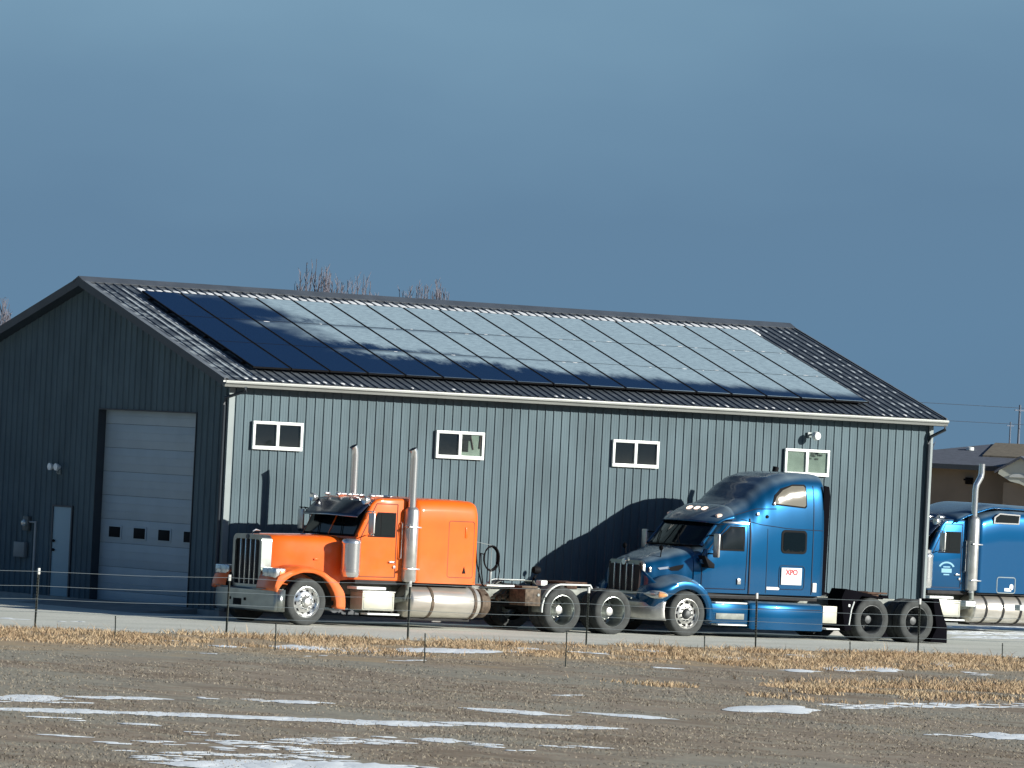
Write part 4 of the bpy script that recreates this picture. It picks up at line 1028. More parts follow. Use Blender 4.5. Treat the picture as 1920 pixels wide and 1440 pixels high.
T3 = root('semi_truck', (23.12, 6.2, GZ), 'bright blue semi tractor with tall bent stack and ribbed chrome tank past the shed corner', 'semi truck')
conventional(T3, 'blueb', 'gapb', {'elbow': True, 'tallclean': True, 'sl_end': 4.4, 'sl_top': 3.02, 'sl_front': 2.86, 'tank_end': 4.6, 'bands': [2.58, 3.12, 3.68, 4.2], 'axles': (-.48, 6.7, 8.06), 'drive': 'steel'})
# roof cap of the third truck sleeper, running forward over the cab
g = G(); 
def cap(u, v):
    y = -1.12+2.24*v; e = abs(y/1.12)**6
    x = 1.55+2.7*u; z = 2.74 + (.40*min(1, u/.42)**.75 if u < .42 else .40-.06*(u-.42)) - .10*e
    return (x, y, z)
g.grid(cap, 16, 18); g.build('roof_cap', M['blueb'], T3, solid=.02)
g = G()   # door lettering: arched line over a small plate of illegible lettering
for k in range(12):
    a0, a1 = PI*(.1+.8*k/12), PI*(.1+.8*(k+1)/12); q = lambda a, r: (1.39+r*math.cos(a), -1.026, 1.52+r*.65*math.sin(a))
    g._q([q(a0, .26), q(a1, .26), q(a1, .20), q(a0, .20)], ((0, 1, 2, 3),))
g.box((1.23, -1.028, 1.42), (1.55, -1.022, 1.52)); g.box((1.28, -1.028, 1.545), (1.50, -1.022, 1.575)); g.box((1.30, -1.028, 1.36), (1.48, -1.022, 1.39))
g.build('door_lettering', mat('faded_lettering', (.15, .36, .48), .5), T3)
# ------------------------------------------------------------------ blue aerodynamic tractor
T2 = root('semi_truck', (8.6, -2.6, GZ), 'dark metallic blue aerodynamic semi tractor with a high domed sleeper, by the wall', 'semi truck')
def tb(name, g, m, parent=None, **k):
    return g.build(name, m, parent or T2, loc=None if parent else (-8.6, 0, 0), **k)
BL = M['blue']
# shell of cab and sleeper:  x, half width, top, exponent
SH = [(10.00, .96, 1.84, 7), (10.22, 1.01, 1.97, 7), (10.45, 1.04, 2.24, 6.5), (10.68, 1.06, 2.50, 6.5), (10.80, 1.07, 2.69, 6), (10.95, 1.08, 2.84, 5.5), (11.2, 1.10, 2.95, 5.5), (11.42, 1.11, 3.05, 5.5),
      (11.62, 1.12, 3.22, 5.8), (11.85, 1.13, 3.40, 6), (12.15, 1.15, 3.56, 6.5), (12.5, 1.16, 3.65, 7), (12.9, 1.17, 3.68, 7.5), (13.3, 1.17, 3.67, 8), (13.42, 1.165, 3.655, 8), (13.47, 1.13, 3.60, 8)]
secs = []
for k in range(61):
    x = 10.0 + 3.47*k/60; secs.append((x, lerp_table(SH, x, 1), .97, lerp_table(SH, x, 2), lerp_table(SH, x, 3)))
secs[-1] = (13.47, 1.13, .99, 3.60, 8)
g = G(); g.loft(secs, 72)
for v in g.bm.verts:
    q_ = max(0, (v.co.z-.97)/2.7); v.co.y *= 1-.045*q_*q_
cab2 = tb('cab', g, BL)
def surf(x, z):      # half width of the shell at height z
    w = lerp_table(SH, x, 1); zt = lerp_table(SH, x, 2); e = lerp_table(SH, x, 3)
    s_ = max(0.0, min(1.0, (z-.97)/(zt-.97)))
    return w*max(0.0, 1-s_**e)**(1/e)*(1-.045*(max(0, z-.97)/2.7)**2)
def patch(name, poly, off, m, parent, th=.010, side=-1, n=1):
    # polygon (x,z) laid on the shell, subdivided, as a thin proud sheet
    t = bmesh.new(); f = t.faces.new([t.verts.new((p[0], 0, p[1])) for p in poly])
    bmesh.ops.triangulate(t, faces=list(t.faces))
    for _ in range(3):
        bmesh.ops.subdivide_edges(t, edges=[e for e in t.edges if e.calc_length() > .12], cuts=1, use_grid_fill=True)
    bmesh.ops.triangulate(t, faces=list(t.faces))
    for v in t.verts: v.co.y = side*(surf(v.co.x, v.co.z)+off)
    r_ = bmesh.ops.extrude_face_region(t, geom=list(t.faces))
    for v in [q for q in r_['geom'] if isinstance(q, bmesh.types.BMVert)]: v.co.y += side*th
    g = G(); g.merge(t, 0, None, True); return tb(name, g, m, parent)
def gapline(name, pts, m, parent, w=.02, side=-1, closed=True, d=.008):
    P2 = []
    n = len(pts)
    for i in range(n if closed else n-1):
        a, b_ = pts[i], pts[(i+1) % n]; L_ = math.hypot(b_[0]-a[0], b_[1]-a[1]); k = max(1, int(L_/.15))
        P2 += [(a[0]+(b_[0]-a[0])*j/k, a[1]+(b_[1]-a[1])*j/k) for j in range(k)]
    if not closed: P2.append(pts[-1])
    g = G(); pp = [(x, side*(surf(x, z)+.002), z) for x, z in P2]
    if closed: pp.append(pp[0])
    g.tube(pp, w/2, 5, caps=False); return tb(name, g, m, parent)
# windshield, curved
def wsf(u, v):
    y = -.99 + 1.98*u; q = (abs(y)/.99)**2.2
    xb, xt = 9.86+.33*q, 10.37+.27*q
    x = xb+(xt-xb)*v; z = 1.975 + (.56-.03*q)*v; yy = y*(1-.03*v)
    return (x, yy, z)
g = G(); g.grid(wsf, 24, 8); ws2 = tb('windshield', g, M['glassdark'], cab2, solid=.012)
g = G(); g.tube([wsf(.5, k/8) for k in range(9)], .016, 6)
g.tube([Vector(wsf(k/24, 0)) + Vector((-.005, 0, 0)) for k in range(25)], .022, 6); tb('windshield_seal', g, M['black'], ws2)
for s in (0.02, .98):
    g = G(); g.tube([wsf(s, k/6) for k in range(7)], .045, 8); tb('windshield_pillar', g, BL, cab2)
for q in (.25, .62):
    g = G(); a = wsf(q, .03); b_ = wsf(q+.16, .55); g.tube([(a[0]-.03, a[1], a[2]), ((a[0]+b_[0])/2-.05, (a[1]+b_[1])/2, (a[2]+b_[2])/2), (b_[0]-.03, b_[1], b_[2])], .010, 5); tb('wiper', g, M['black'], ws2)
# roof brow over the windshield
def brow(u, v):
    y = -1.06+2.12*u; q = (abs(y)/1.06)**2.4
    a = Vector((10.24+.34*q, y*.97, 2.51-.04*q)); b_ = Vector((10.38+.28*q, y*.985, 2.665-.06*q)); c_ = Vector((11.02, y, lerp_table(SH, 11.02, 2)+.015-.30*(abs(y)/1.06)**6))
    p = a*(1-v)**2 + b_*2*v*(1-v) + c_*v*v
    return tuple(p)
g = G(); g.grid(brow, 28, 12); br = tb('roof_brow', g, BL, cab2, solid=.03)
g = G(); g.grid(lambda u, v: (brow(u, 0)[0]+.012+.16*v, brow(u, 0)[1]*.99, brow(u, 0)[2]-.008), 28, 1); tb('visor_lip', g, M['black'], br, solid=.012)
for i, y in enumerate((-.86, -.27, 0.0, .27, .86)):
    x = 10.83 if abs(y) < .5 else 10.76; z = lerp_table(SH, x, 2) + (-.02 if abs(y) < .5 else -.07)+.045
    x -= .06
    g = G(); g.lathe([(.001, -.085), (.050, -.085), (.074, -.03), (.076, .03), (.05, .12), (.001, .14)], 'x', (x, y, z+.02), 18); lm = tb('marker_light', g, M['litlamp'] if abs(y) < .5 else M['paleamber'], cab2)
    g = G(); g.box((x-.03, y-.07, z-.045), (x+.13, y+.07, z-.01), .012); tb('lamp_base', g, M['chrome'], lm)
# hood
HD = [(8.89, .55, 1.58, 6), (8.93, .61, 1.635, 6), (9.1, .68, 1.70, 5.5), (9.45, .78, 1.82, 5), (9.8, .89, 1.93, 5), (10.06, .95, 1.985, 5.5)]
g = G(); hs = []
for k in range(25):
    x = 8.89+1.17*k/24; hs.append((x, lerp_table(HD, x, 1), .80, lerp_table(HD, x, 2), lerp_table(HD, x, 3)))
g.loft(hs, 56); hood2 = tb('hood', g, BL)
# raised centre of the hood
# grille
g = G(); outer = rrect(-.62, .62, .86, 1.60, .12); inner = rrect(-.54, .54, .93, 1.51, .07)
def gx(z, y): return 8.755 + (z-.86)*.06 + .07*abs(y/.62)**3
n = len(outer)
A = [g.bm.verts.new((gx(z, y), y, z)) for y, z in outer]; B = [g.bm.verts.new((gx(z, y), y, z)) for y, z in inner]
A2 = [g.bm.verts.new((8.92, y, z)) for y, z in outer]; B2 = [g.bm.verts.new((gx(z, y)+.05, y, z)) for y, z in inner]
for i in range(n):
    j = (i+1) % n; g.bm.faces.new([A[i], A[j], B[j], B[i]]); g.bm.faces.new([A[i], A2[i], A2[j], A[j]]).smooth = True; g.bm.faces.new([B[i], B[j], B2[j], B2[i]])
gr2 = tb('grille', g, M['bumper'])
g = G(); g.box((8.835, -.58, .89), (8.85, .58, 1.55)); tb('grille_screen', g, M['grillemesh'], gr2)
for y in (-.33, -.11, .11, .33):
    g = G(); g.box((8.79, y-.014, .92), (8.835, y+.014, 1.53), .006); tb('grille_bar', g, M['chrome'], gr2)
g = G(); g.lathe([(.001, -.015), (.07, -.012), (.075, .01)], 'x', (8.80, 0, 1.56), 20); g.tube([(8.80, -.17, 1.60), (8.84, -.10, 1.635)], .02, 8); tb('badge', g, M['chrome'], gr2)
# fenders with big round flares
tf = [(-12, .54, .74), (0, .54, .745), (20, .545, .745), (45, .545, .735), (70, .55, .725), (90, .55, .735), (110, .555, .77), (130, .57, .84), (147, .60, .92), (158, .62, .90), (166, .64, .86), (176, .66, .84)]
for s in (-1, 1):
    g = G()
    def ff(u, v):
        th = -12+184*u; a = math.radians(th); ri = lerp_table(tf, th, 1); ro = lerp_table(tf, th, 2); k = v*8
        tab = [(0, 1.03, ri), (1, 1.18, ri), (2, 1.205, ri+.03), (3, 1.21, ri+(ro-ri)*.40), (4, 1.195, ri+(ro-ri)*.75), (5, 1.13, ro), (6, 1.0, ro+.06), (7, .84, ro+.10), (8, .60, ro+.12)]
        y = tab[int(round(k))][1]; r = tab[int(round(k))][2]
        if th < 30: y = max(y, .90)
        if th > 130:      # nose of the fender draws in towards the grille
            q = (th-130)/42; y = y - .20*q*q*(1 if y > .8 else .3)
        return (9.70 + r*math.cos(a), s*y, .488 + r*math.sin(a))
    g.grid(ff, 56, 8); fd = tb('fender', g, BL, solid=.012)
    g = G(); g.grid(lambda u, v: (9.70+.60*math.cos(math.radians(-5+185*u)), s*(.45+.62*v), .488+.545*math.sin(math.radians(-5+185*u))), 18, 1); tb('wheel_well', g, M['underside'], fd)
    # nose filler between grille and fender
    g = G()
    def nf(u, v):
        y = .56+.42*u; x = 8.82 + .22*u**2 + .03*v; z = .80+(.62-.35*u**1.5)*v
        return (x, s*y, z)
    g.grid(nf, 10, 6); tb('nose_panel', g, BL, fd, solid=.015)
    # headlamp: long lens swept round the corner
    g = G()
    def hf(u, v):
        y = .72+.475*math.sin(u*PI/2)**.9; x = 8.815 + .05*u + .28*u**2.6; zc = .885; hh_ = .085*(1-abs(2*u-1.05)**3)
        b_ = math.sin(PI*v); x -= .035*b_
        return (x, s*(y + .03*b_*u), zc - hh_ + 2*hh_*v)
    g.grid(hf, 20, 8); hl = tb('headlight', g, M['lampglass'], solid=.01)
    g = G(); g.grid(lambda u, v: (hf(.66+.30*u, .14+.72*v)[0]-.008, hf(.66+.30*u, .14+.72*v)[1]+s*.012, hf(.66+.30*u, .14+.72*v)[2]), 8, 6); tb('turn_signal', g, M['amber'], hl, solid=.006)
    # mirror
    g = G(); g.box((10.30, min(s*1.20, s*1.40), 1.74), (10.36, max(s*1.20, s*1.40), 2.27), .028, seg=3); mr = tb('mirror', g, M['alu'])
    g = G(); g.prism([(10.05, 1.78), (10.34, 1.60), (10.34, 1.50), (10.18, 1.52)], 'y', min(s*1.0, s*1.25), max(s*1.0, s*1.25), .01); tb('mirror_arm', g, M['black'], mr)
    for z_ in (2.22, 1.82):
        g = G(); g.tube([(10.345, s*1.0, z_), (10.33, s*1.25, z_)], .018, 6); tb('mirror_bracket', g, M['black'], mr)
    g = G(); g.prism([(10.06, 1.62), (10.20, 1.93), (10.24, 1.93), (10.26, 1.55)], 'y', min(s*1.0, s*1.11), max(s*1.0, s*1.11), .015); tb('mirror_mount', g, BL, mr)
    # hood mirror
    g = G(); g.lathe([(.001, -.03), (.05, -.025), (.065, 0), (.05, .02), (.001, .03)], 'x', (9.30, s*.66, 1.90), 16); g.tube([(9.32, s*.62, 1.70), (9.31, s*.66, 1.88)], .012, 6); tb('hood_mirror', g, M['black'], hood2)
    # door
    gapline('door', [(10.18, 1.06), (11.32, 1.06), (11.36, 2.46), (10.86, 2.46), (10.30, 1.86), (10.18, 1.5)], M['gapb'], cab2, .022, s)
    patch('window_seal', [(10.44, 1.90), (11.26, 1.90), (11.28, 2.44), (10.92, 2.44), (10.62, 2.18)], .004, M['black'], cab2, .008, s)
    w = patch('side_window', [(10.50, 1.94), (10.66, 1.94), (10.66, 2.17)], .012, M['glassdark'], cab2, .006, s)
    w = patch('side_window', [(10.685, 1.94), (11.22, 1.94), (11.235, 2.40), (10.93, 2.40), (10.685, 2.205)], .012, M['glass'] if False else M['glassdark'], cab2, .006, s)
    patch('drip_rail', [(10.70, 2.50), (11.38, 2.50), (11.40, 2.535), (10.72, 2.535)], .004, M['chrome'], cab2, .006, s)
    g = G(); y_ = surf(11.15, 1.3); g.box((11.09, min(s*y_, s*(y_+.03)), 1.17), (11.19, max(s*y_, s*(y_+.03)), 1.30), .012); tb('door_handle', g, M['chrome'], cab2)
    gapline('cab_seam', [(11.42, .98), (11.42, 2.62)], M['gapb'], cab2, .05, s, False)
    gapline('body_line', [(11.2, 2.60), (11.7, 2.50), (12.4, 2.44), (13.40, 2.42)], M['gapb'], cab2, .016, s, False)
    gapline('body_line', [(11.0, 2.66), (11.6, 2.84), (12.1, 2.86)], M['gapb'], cab2, .020, s, False)
    gapline('body_line', [(13.13, 1.0), (13.13, 3.4)], M['gapb'], cab2, .020, s, False)
    gapline('body_line', [(11.88, 1.0), (11.88, 2.42)], M['gapb'], cab2, .012, s, False)
    # high window and lower window of the sleeper
    eye = [(12.04, 2.98), (12.86, 2.93), (12.90, 2.97), (12.90, 3.35), (12.86, 3.39), (12.55, 3.38), (12.30, 3.28), (12.12, 3.13)]
    patch('sleeper_window_seal', [(x + (.03 if x > 12.4 else -.04), z + (.035 if z > 3.1 else -.03)) for x, z in eye], .004, M['black'], cab2, .008, s)
    patch('sleeper_window', eye, .012, mat('tan_shaded_glass', (.16, .15, .12), .08) if 'ts' not in M else M['ts'], cab2, .006, s)
    patch('sleeper_window_seal', rrect(12.25, 12.95, 1.89, 2.41, .10), .004, M['black'], cab2, .008, s)
    patch('sleeper_window', rrect(12.30, 12.90, 1.94, 2.36, .07), .012, M['glassdark'], cab2, .006, s)
    gapline('hatch', rrect(12.22, 12.92, 1.10, 1.62, .08), M['gapb'], cab2, .016, s)
    patch('side_light', [(13.16, 1.06), (13.26, 1.06), (13.26, 1.26), (13.16, 1.26)], .01, M['signwhite'], cab2, .012, s)
    patch('side_trim', [(11.90, 1.08), (12.22, 1.08), (12.24, 1.115), (12.20, 1.14), (11.90, 1.14)], .004, M['alu'], cab2, .006, s)
    # cab marker dots high on the side
    for x, z in ((11.62, 2.72), (12.05, 2.97)):
        g = G(); yy = surf(x, z); g.lathe([(.04, 0), (.035, s*.03), (.001, s*.04)], 'y', (x, s*yy, z), 12); tb('marker_light', g, M['chrome'], cab2)
    g = G(); yy = surf(11.86, 2.68); g.lathe([(.04, 0), (.035, s*.02), (.001, s*.025)], 'y', (11.86, s*yy, 2.68), 12); tb('vent', g, M['black'], cab2)
    # air intake on the hood side
    def hw(x, z):
        w = lerp_table(HD, x, 1); zt = lerp_table(HD, x, 2); e = lerp_table(HD, x, 3); q = max(0, min(1, (z-.8)/(zt-.8))); return w*max(0, 1-q**e)**(1/e)
    g = G(); pts = [(9.42, 1.47), (9.60, 1.52), (9.78, 1.56), (9.76, 1.49), (9.66, 1.42), (9.50, 1.41)]
    g._q([(x, s*(hw(x, z)+.012), z) for x, z in pts], (tuple(range(6)),)); tb('air_intake', g, M['black'], hood2)
    g = G(); pts = [(9.20, 1.46), (9.44, 1.50), (9.46, 1.455), (9.24, 1.42)]
    g._q([(x, s*(hw(x, z)+.014), z) for x, z in pts], ((0, 1, 2, 3),)); tb('intake_badge', g, M['chrome'], hood2)
    g = G(); g.box((8.99, min(s*.63, s*.685), 1.36), (9.05, max(s*.63, s*.685), 1.47), .008); tb('hood_latch', g, M['chrome'], hood2)
    # steps and skirts
    g = G(); g.prism([(10.36, .30), (10.32, .74), (11.42, .74), (11.42, .30)], 'y', min(s*.75, s*1.14), max(s*.75, s*1.14), .02); sf = tb('step_fairing', g, BL)
    g = G(); g.box((10.48, min(s*.85, s*1.17), .742), (11.36, max(s*.85, s*1.17), .775), .008); tb('step', g, M['white'], sf)
    g = G(); g.box((10.52, min(s*1.12, s*1.155), .40), (11.30, max(s*1.12, s*1.155), .53), .006); tb('step_recess', g, M['frame'], sf)
    g = G(); g.box((10.56, min(s*.95, s*1.19), .265), (11.36, max(s*.95, s*1.19), .295), .006); tb('step', g, M['white'], sf)
    g = G(); g.box((10.72, min(s*.85, s*1.05), .80), (11.02, max(s*.85, s*1.05), .93), .02); tb('battery_box', g, M['white'], T2); bpy.context.view_layer.update()
    g = G(); g.loft([(11.44, .19, .22, .80, 5), (11.50, .22, .20, .82, 5), (13.44, .22, .20, .80, 5), (13.50, .19, .22, .78, 5)], 32)
    for v in g.bm.verts:
        v.co.y = s*(.98) + v.co.y
    sk = tb('tank_fairing', g, BL)
    g = G()
    outline(g, [(11.62, .24), (11.62, .76)], s*1.198, .018, .006, closed=False); outline(g, [(11.66, .66), (13.42, .66)], s*1.199, .014, .006, closed=False); tb('fairing_seam', g, M['gapb'], sk)
    g = G(); g.box((13.54, min(s*.6, s*1.12), .38), (13.94, max(s*.6, s*1.12), .76), .01); tb('tool_box', g, M['boxalu'])
    g = G(); g.box((13.62, min(s*.7, s*1.17), .24), (14.0, max(s*.7, s*1.17), .275), .006); tb('step', g, M['white'])
    # side extender behind the sleeper
    g = G(); g.prism([(13.38, 1.0), (13.56, 1.0), (13.585, 3.20), (13.54, 3.40), (13.40, 3.42)], 'y', min(s*1.10, s*1.13), max(s*1.10, s*1.13), .006); tb('side_extender', g, M['blk2'])
    # front panel of the drive wheel guard, angled black with a white mark
    g = G(); g.prism([(14.08, .60), (14.02, .95), (14.12, 1.16), (14.45, 1.12), (15.25, .985), (15.20, .95), (14.60, 1.01), (14.42, .82), (14.32, .58), (14.34, .24), (14.16, .22)], 'y', min(s*.66, s*1.16), max(s*.66, s*1.16), .01); gd = tb('wheel_guard', g, M['blk2'])
    g = G(); g.tube([(14.38, s*1.165, .88), (14.31, s*1.166, .70), (14.28, s*1.165, .50), (14.26, s*1.165, .36)], .016, 6); g.box((14.22, min(s*1.162, s*1.17), .76), (14.27, max(s*1.162, s*1.17), .82), .006); tb('reflector_strip', g, M['white'], gd)
    # mudflap behind the last wheel
    g = G(); g.prism([(16.64, .98), (16.82, 1.0), (16.92, .72), (17.08, .40), (17.10, .02), (16.60, .03), (16.78, .35)], 'y', min(s*.62, s*1.19), max(s*.62, s*1.19), .01); tb('mud_flap', g, M['blk2'])
    add_wheel(T2, 'steer', 'white', 9.70-8.6, s, 1.05, .1); add_wheel(T2, 'dual', 'steel', 14.90-8.6, s, .88, .3); add_wheel(T2, 'dual', 'steel', 16.20-8.6, s, .88, .9)
# placard on the near side, with its letters
g = G(); g.box((12.27, -surf(12.5, 1.4)-.020, 1.20), (12.84, -surf(12.5, 1.4)-.008, 1.575), .004); plac = tb('placard', g, M['signwhite'], cab2)
def text(s_, size, loc, rot, m_, parent, ext=.002, bold=.006):
    cu = bpy.data.curves.new('lettering', 'FONT'); cu.body = s_; cu.size = size; cu.extrude = ext; cu.offset = bold; cu.align_x = 'CENTER'
    o = bpy.data.objects.new('lettering', cu); COL.objects.link(o)
    dg = bpy.context.evaluated_depsgraph_get(); me = bpy.data.meshes.new_from_object(o.evaluated_get(dg))
    bpy.data.objects.remove(o); me.materials.clear(); me.materials.append(m_); me.name = 'lettering'
    q = bpy.data.objects.new('lettering', me); COL.objects.link(q); q.parent = parent; q.location = loc; q.rotation_euler = rot; return q
text('XPO', .165, (12.555, -surf(12.5, 1.4)-.024, 1.425), (PI/2, 0, 0), M['red'], plac)
g = G()
for k, w_ in ((0, .36), (1, .30), (2, .34)):
    g.box((12.56-w_/2, -surf(12.5, 1.4)-.023, 1.37-.045*k), (12.56+w_/2, -surf(12.5, 1.4)-.020, 1.383-.045*k))
tb('fine_print', g, mat('fine_print_grey', (.50, .56, .56), .6), plac)
# bumper
g = G()
def bf2(u, v):
    y = -1.17+2.34*u; q = abs(y/1.17); x = 8.66+.42*q**3.5; k = int(round(v*4))
    return (x+[.05, .01, 0, .02, .06][k], y, [.74, .70, .55, .40, .33][k])
g.grid(bf2, 36, 4); bm2 = tb('bumper', g, M['alu'], solid=.012)
g = G(); g.grid(lambda u, v: (8.70+.38*abs((-1.12+2.24*u)/1.12)**3.5+.05*v, -1.12+2.24*u, .74+.12*v), 30, 2); tb('bumper_valance', g, BL, bm2, solid=.012)
g = G(); g.loft([(8.9, .70, .35, .85, 4), (9.1, .80, .3, .95, 4), (9.15, .5, .3, .95, 4)], 12); tb('radiator_box', g, M['underside'])
g = G(); g.box((10.05, -1.0, .85), (13.45, 1.0, .968), .01); g.box((13.48, -1.0, 1.0), (13.52, 1.0, 3.3), .01); tb('cab_underside', g, M['underside'])
fr_ = chassis(T2, .5, 16.8-8.6, (9.70-8.6, 14.90-8.6, 16.20-8.6), (15.2-8.6, 15.95-8.6))
# antenna-like horn and the far-side exhaust tip
g = G(); g.tube([(13.62, .95, .9), (13.62, .95, 3.62), (13.66, .95, 3.78)], .07, 12); tb('exhaust_stack', g, M['black'])

# ================================================================== BACKGROUND
CAMP = Vector((-76.20468387, -114.74626187, 3.71873))
def house(name, label, loc, rz, w, d, wall_h, roof_h, wallm, roofm, extras=None, cat='house'):
    t = root(name, loc, label, cat, None, rz)
    g = G(); g.box((-w/2, -d/2, -.3), (w/2, d/2, wall_h)); g.build('wall', wallm, t)
    g = G(); e = .45; hip = d*.42
    vs = [(-w/2-e, -d/2-e, wall_h-.02), (w/2+e, -d/2-e, wall_h-.02), (w/2+e, d/2+e, wall_h-.02), (-w/2-e, d/2+e, wall_h-.02), (-w/2+hip, 0, wall_h+roof_h), (w/2-hip, 0, wall_h+roof_h)]
    g._q(vs, ((0, 1, 5, 4), (1, 2, 5), (2, 3, 4, 5), (3, 0, 4), (3, 2, 1, 0))); rf = g.build('roof', roofm, t)
    g = G(); g.box((-w/2-e, -d/2-e-.03, wall_h-.16), (w/2+e, -d/2-e, wall_h+.0)); g.build('fascia', M['trim'], t)
    return t, rf
# facing direction: long fronts roughly face the camera
AZ = math.radians(-38)
H1, rf = house('house', 'low brown house under a grey hipped roof with vents, beyond the shed corner', (66.34, 44.92, GZ), math.radians(-50), 18, 9, 4.13, .74, M['housebrown'], M['shingle_gray'])
for x, y, z, m_ in ((-5.7, -1.6, 4.50, M['white']), (-2.4, -1.4, 4.68, M['trim'])):
    g = G(); g.lathe([(.10, -.3), (.10, .10), (.13, .12), (.13, .22), (.001, .24)], 'z', (x, y, z), 12); g.build('roof_vent', m_, rf)
g = G(); g.box((-5.3, -4.56, 3.50), (-5.05, -4.49, 3.72), .01); g.box((-5.3, -4.9, 3.62), (-5.05, -4.5, 3.68), .01); g.build('wall_light', M['black'], H1)
WX = 3.65
def rz_(y, o_=0.0): return 4.11 + (.74+.02)*(y+4.95)/4.95 + o_
g2 = G(); g2._q([(-5.05, -2.9, rz_(-2.9, .05)), (8, -2.9, rz_(-2.9, .05)), (8, .05, rz_(0, .05)), (-5.15, .05, rz_(0, .05)), (-5.05, -2.9, rz_(-2.9, -.02)), (8, -2.9, rz_(-2.9, -.02)), (8, .05, rz_(0, -.02)), (-5.15, .05, rz_(0, -.02))],
     ((0,1,2,3),(7,6,5,4),(0,4,5,1),(1,5,6,2),(2,6,7,3),(3,7,4,0))); g2.build('upper_roof', M['shingle_tan'], H1)  # tan sheet over the grey slope paints its sunlit plane
g = G(); g.prism([(x_+WX, z_) for x_, z_ in [(-7.58, 4.02), (-7.62, 3.90), (-7.2, 3.66), (-6.9, 3.60), (-5.4, 3.0), (-5.4, 3.62), (-6.9, 4.46)]], 'y', -6.1, -5.9); g.build('gable', M['housewhite'], H1)
g = G(); g.prism([(x_+WX, z_) for x_, z_ in [(-7.72, 3.99), (-6.9, 4.50), (-5.3, 3.60), (-5.3, 3.53), (-6.9, 4.42), (-7.72, 3.92)]], 'y', -6.2, -4.0); g.build('gable_roof', M['shingle_gray'], H1)
g = G(); g.box((-7.45+WX, -5.95, -.3), (-5.2+WX, -4.4, 3.62)); g.build('porch_wall', M['housebrown'], H1)
g = G(); g.prism([(-6.95+WX+.3*math.cos(PI*k/8), 3.80+.12*math.sin(PI*k/8)) for k in range(9)], 'y', -6.13, -6.09); g.build('arch_trim', M['white'], H1)
H3, rf = house('house', 'distant house with a tall tan shingle roof, behind the grey hipped roof', (104.0, 77.5, GZ), math.radians(-40), 24, 14, 3.5, 1.95, M['housebrown'], M['shingle_tan'])
# power poles and lines
def pole(loc, h, label):
    t = root('utility_pole', loc, label, 'utility pole', 'utility poles on the horizon')
    g = G(); g.tube([(0, 0, -.5), (0, 0, h)], [.09, .06], 8); g.build('pole', M['polewood'], t)
    g = G(); g.box((-.35, -.03, h-.33), (.35, .03, h-.26)); g.build('crossarm', M['polewood'], t); return t
pole((151.6, 151.0, GZ), 7.7, 'taller, nearer dark utility pole above the tan roof at the right edge')
pole((248.7, 265.3, GZ), 8.0, 'shorter, fainter far utility pole left of the tall one')
for k, (z0, z1) in enumerate(((8.3, 7.55), (7.2, 6.9))):
    g = G(); a, b_ = Vector((110, 190, z0)), Vector((200, 105, z1)); g.tube([a+(b_-a)*(q/12) - Vector((0, 0, 1.6*math.sin(PI*q/12)*.35)) for q in range(13)], .013, 4, caps=False)
    tag(g.build('power_line', M['polewood']), 'upper thin power line crossing the sky right of the shed' if k == 0 else 'lower thin power line crossing the sky right of the shed', 'power line', 'power lines')
# bare trees
def tree(loc, h, seed, label, R_=.8, N=40, drop=1.8, name='bare_tree', grp='bare trees behind the shed'):
    # upright winter tree: short trunk, steep limbs fanning to a ragged dome, twigs along every limb
    rnd = random.Random(seed); t = root(name, loc, label, 'tree', grp)
    tr = G(); cr = G()
    tr.tube([(0, 0, -.2), (.05, .02, h*.2), (0, 0, h*.42)], [h*.020, h*.016, h*.012], 8)
    for _ in range(N):
        ph = rnd.uniform(0, 2*PI); rho = R_*math.sqrt(rnd.random())
        z1 = h - drop*rho*rho - rnd.random()**2*h*.16
        z0 = h*rnd.uniform(.22, .42); a = Vector((0, 0, z0)); e = Vector((rho*math.cos(ph), rho*math.sin(ph), z1))
        bow = Vector((math.cos(ph), math.sin(ph), 0))*rho*rnd.uniform(.25, .5)
        pts = [a*(1-q)**2 + (a*.4+e*.6+bow)*2*q*(1-q) + e*q*q + Vector((rnd.uniform(-.04, .04), rnd.uniform(-.04, .04), 0)) for q in (0, .25, .5, .7, .85, 1)]
        cr.tube(pts, [.05, .042, .034, .026, .018, .009], 4, caps=False)
        for _k in range(16):
            q = rnd.uniform(.45, .98); k = min(4, int(q*5)); p = pts[k].lerp(pts[k+1], q*5-k) if k < 5 else pts[5]
            b_ = rnd.uniform(0, 2*PI); ln = rnd.uniform(.25, .75)*(1.25-q)*1.6
            d_ = Vector((math.cos(b_)*.42, math.sin(b_)*.42, 1)).normalized(); m_ = p + d_*ln*.5 + Vector((rnd.uniform(-.03, .03),)*3)
            top = p + d_*ln
            if top.z > h: top.z = h; 
            cr.tube([p, m_, top], [.012, .010, .006], 3, caps=False)
    tr.build('trunk', M['bark'], t, recalc=False); cr.build('crown', M['bark'], t, recalc=False)
    return t
tree((39.3, 54.6, GZ), 9.65, 2, 'tallest and densest bare tree, rising behind the left part of the roof ridge', 1.05, 80, 1.2)
tree((40.4, 53.9, GZ), 9.40, 8, 'thinner bare tree just right of the tallest one', .7, 26, 1.5)
tree((41.9, 52.8, GZ), 9.15, 5, 'faint bare twigs peeping over the roof ridge, second from the right', .55, 20, 1.2)
tree((42.5, 52.4, GZ), 9.3, 13, 'bare tree farthest right above the roof ridge, small dark tip', .4, 22, 2.4)
tree((30.9, 60.1, GZ), 7.9, 17, 'bare tree at the left picture edge beyond the shed roof', 1.1, 50, .8)
tree((119.0, 119.0, GZ), 5.3, 23, 'hazy low bare shrub beyond the right end of the shed', 2.2, 30, .3, 'bare_shrub', 'bare shrubs far away')

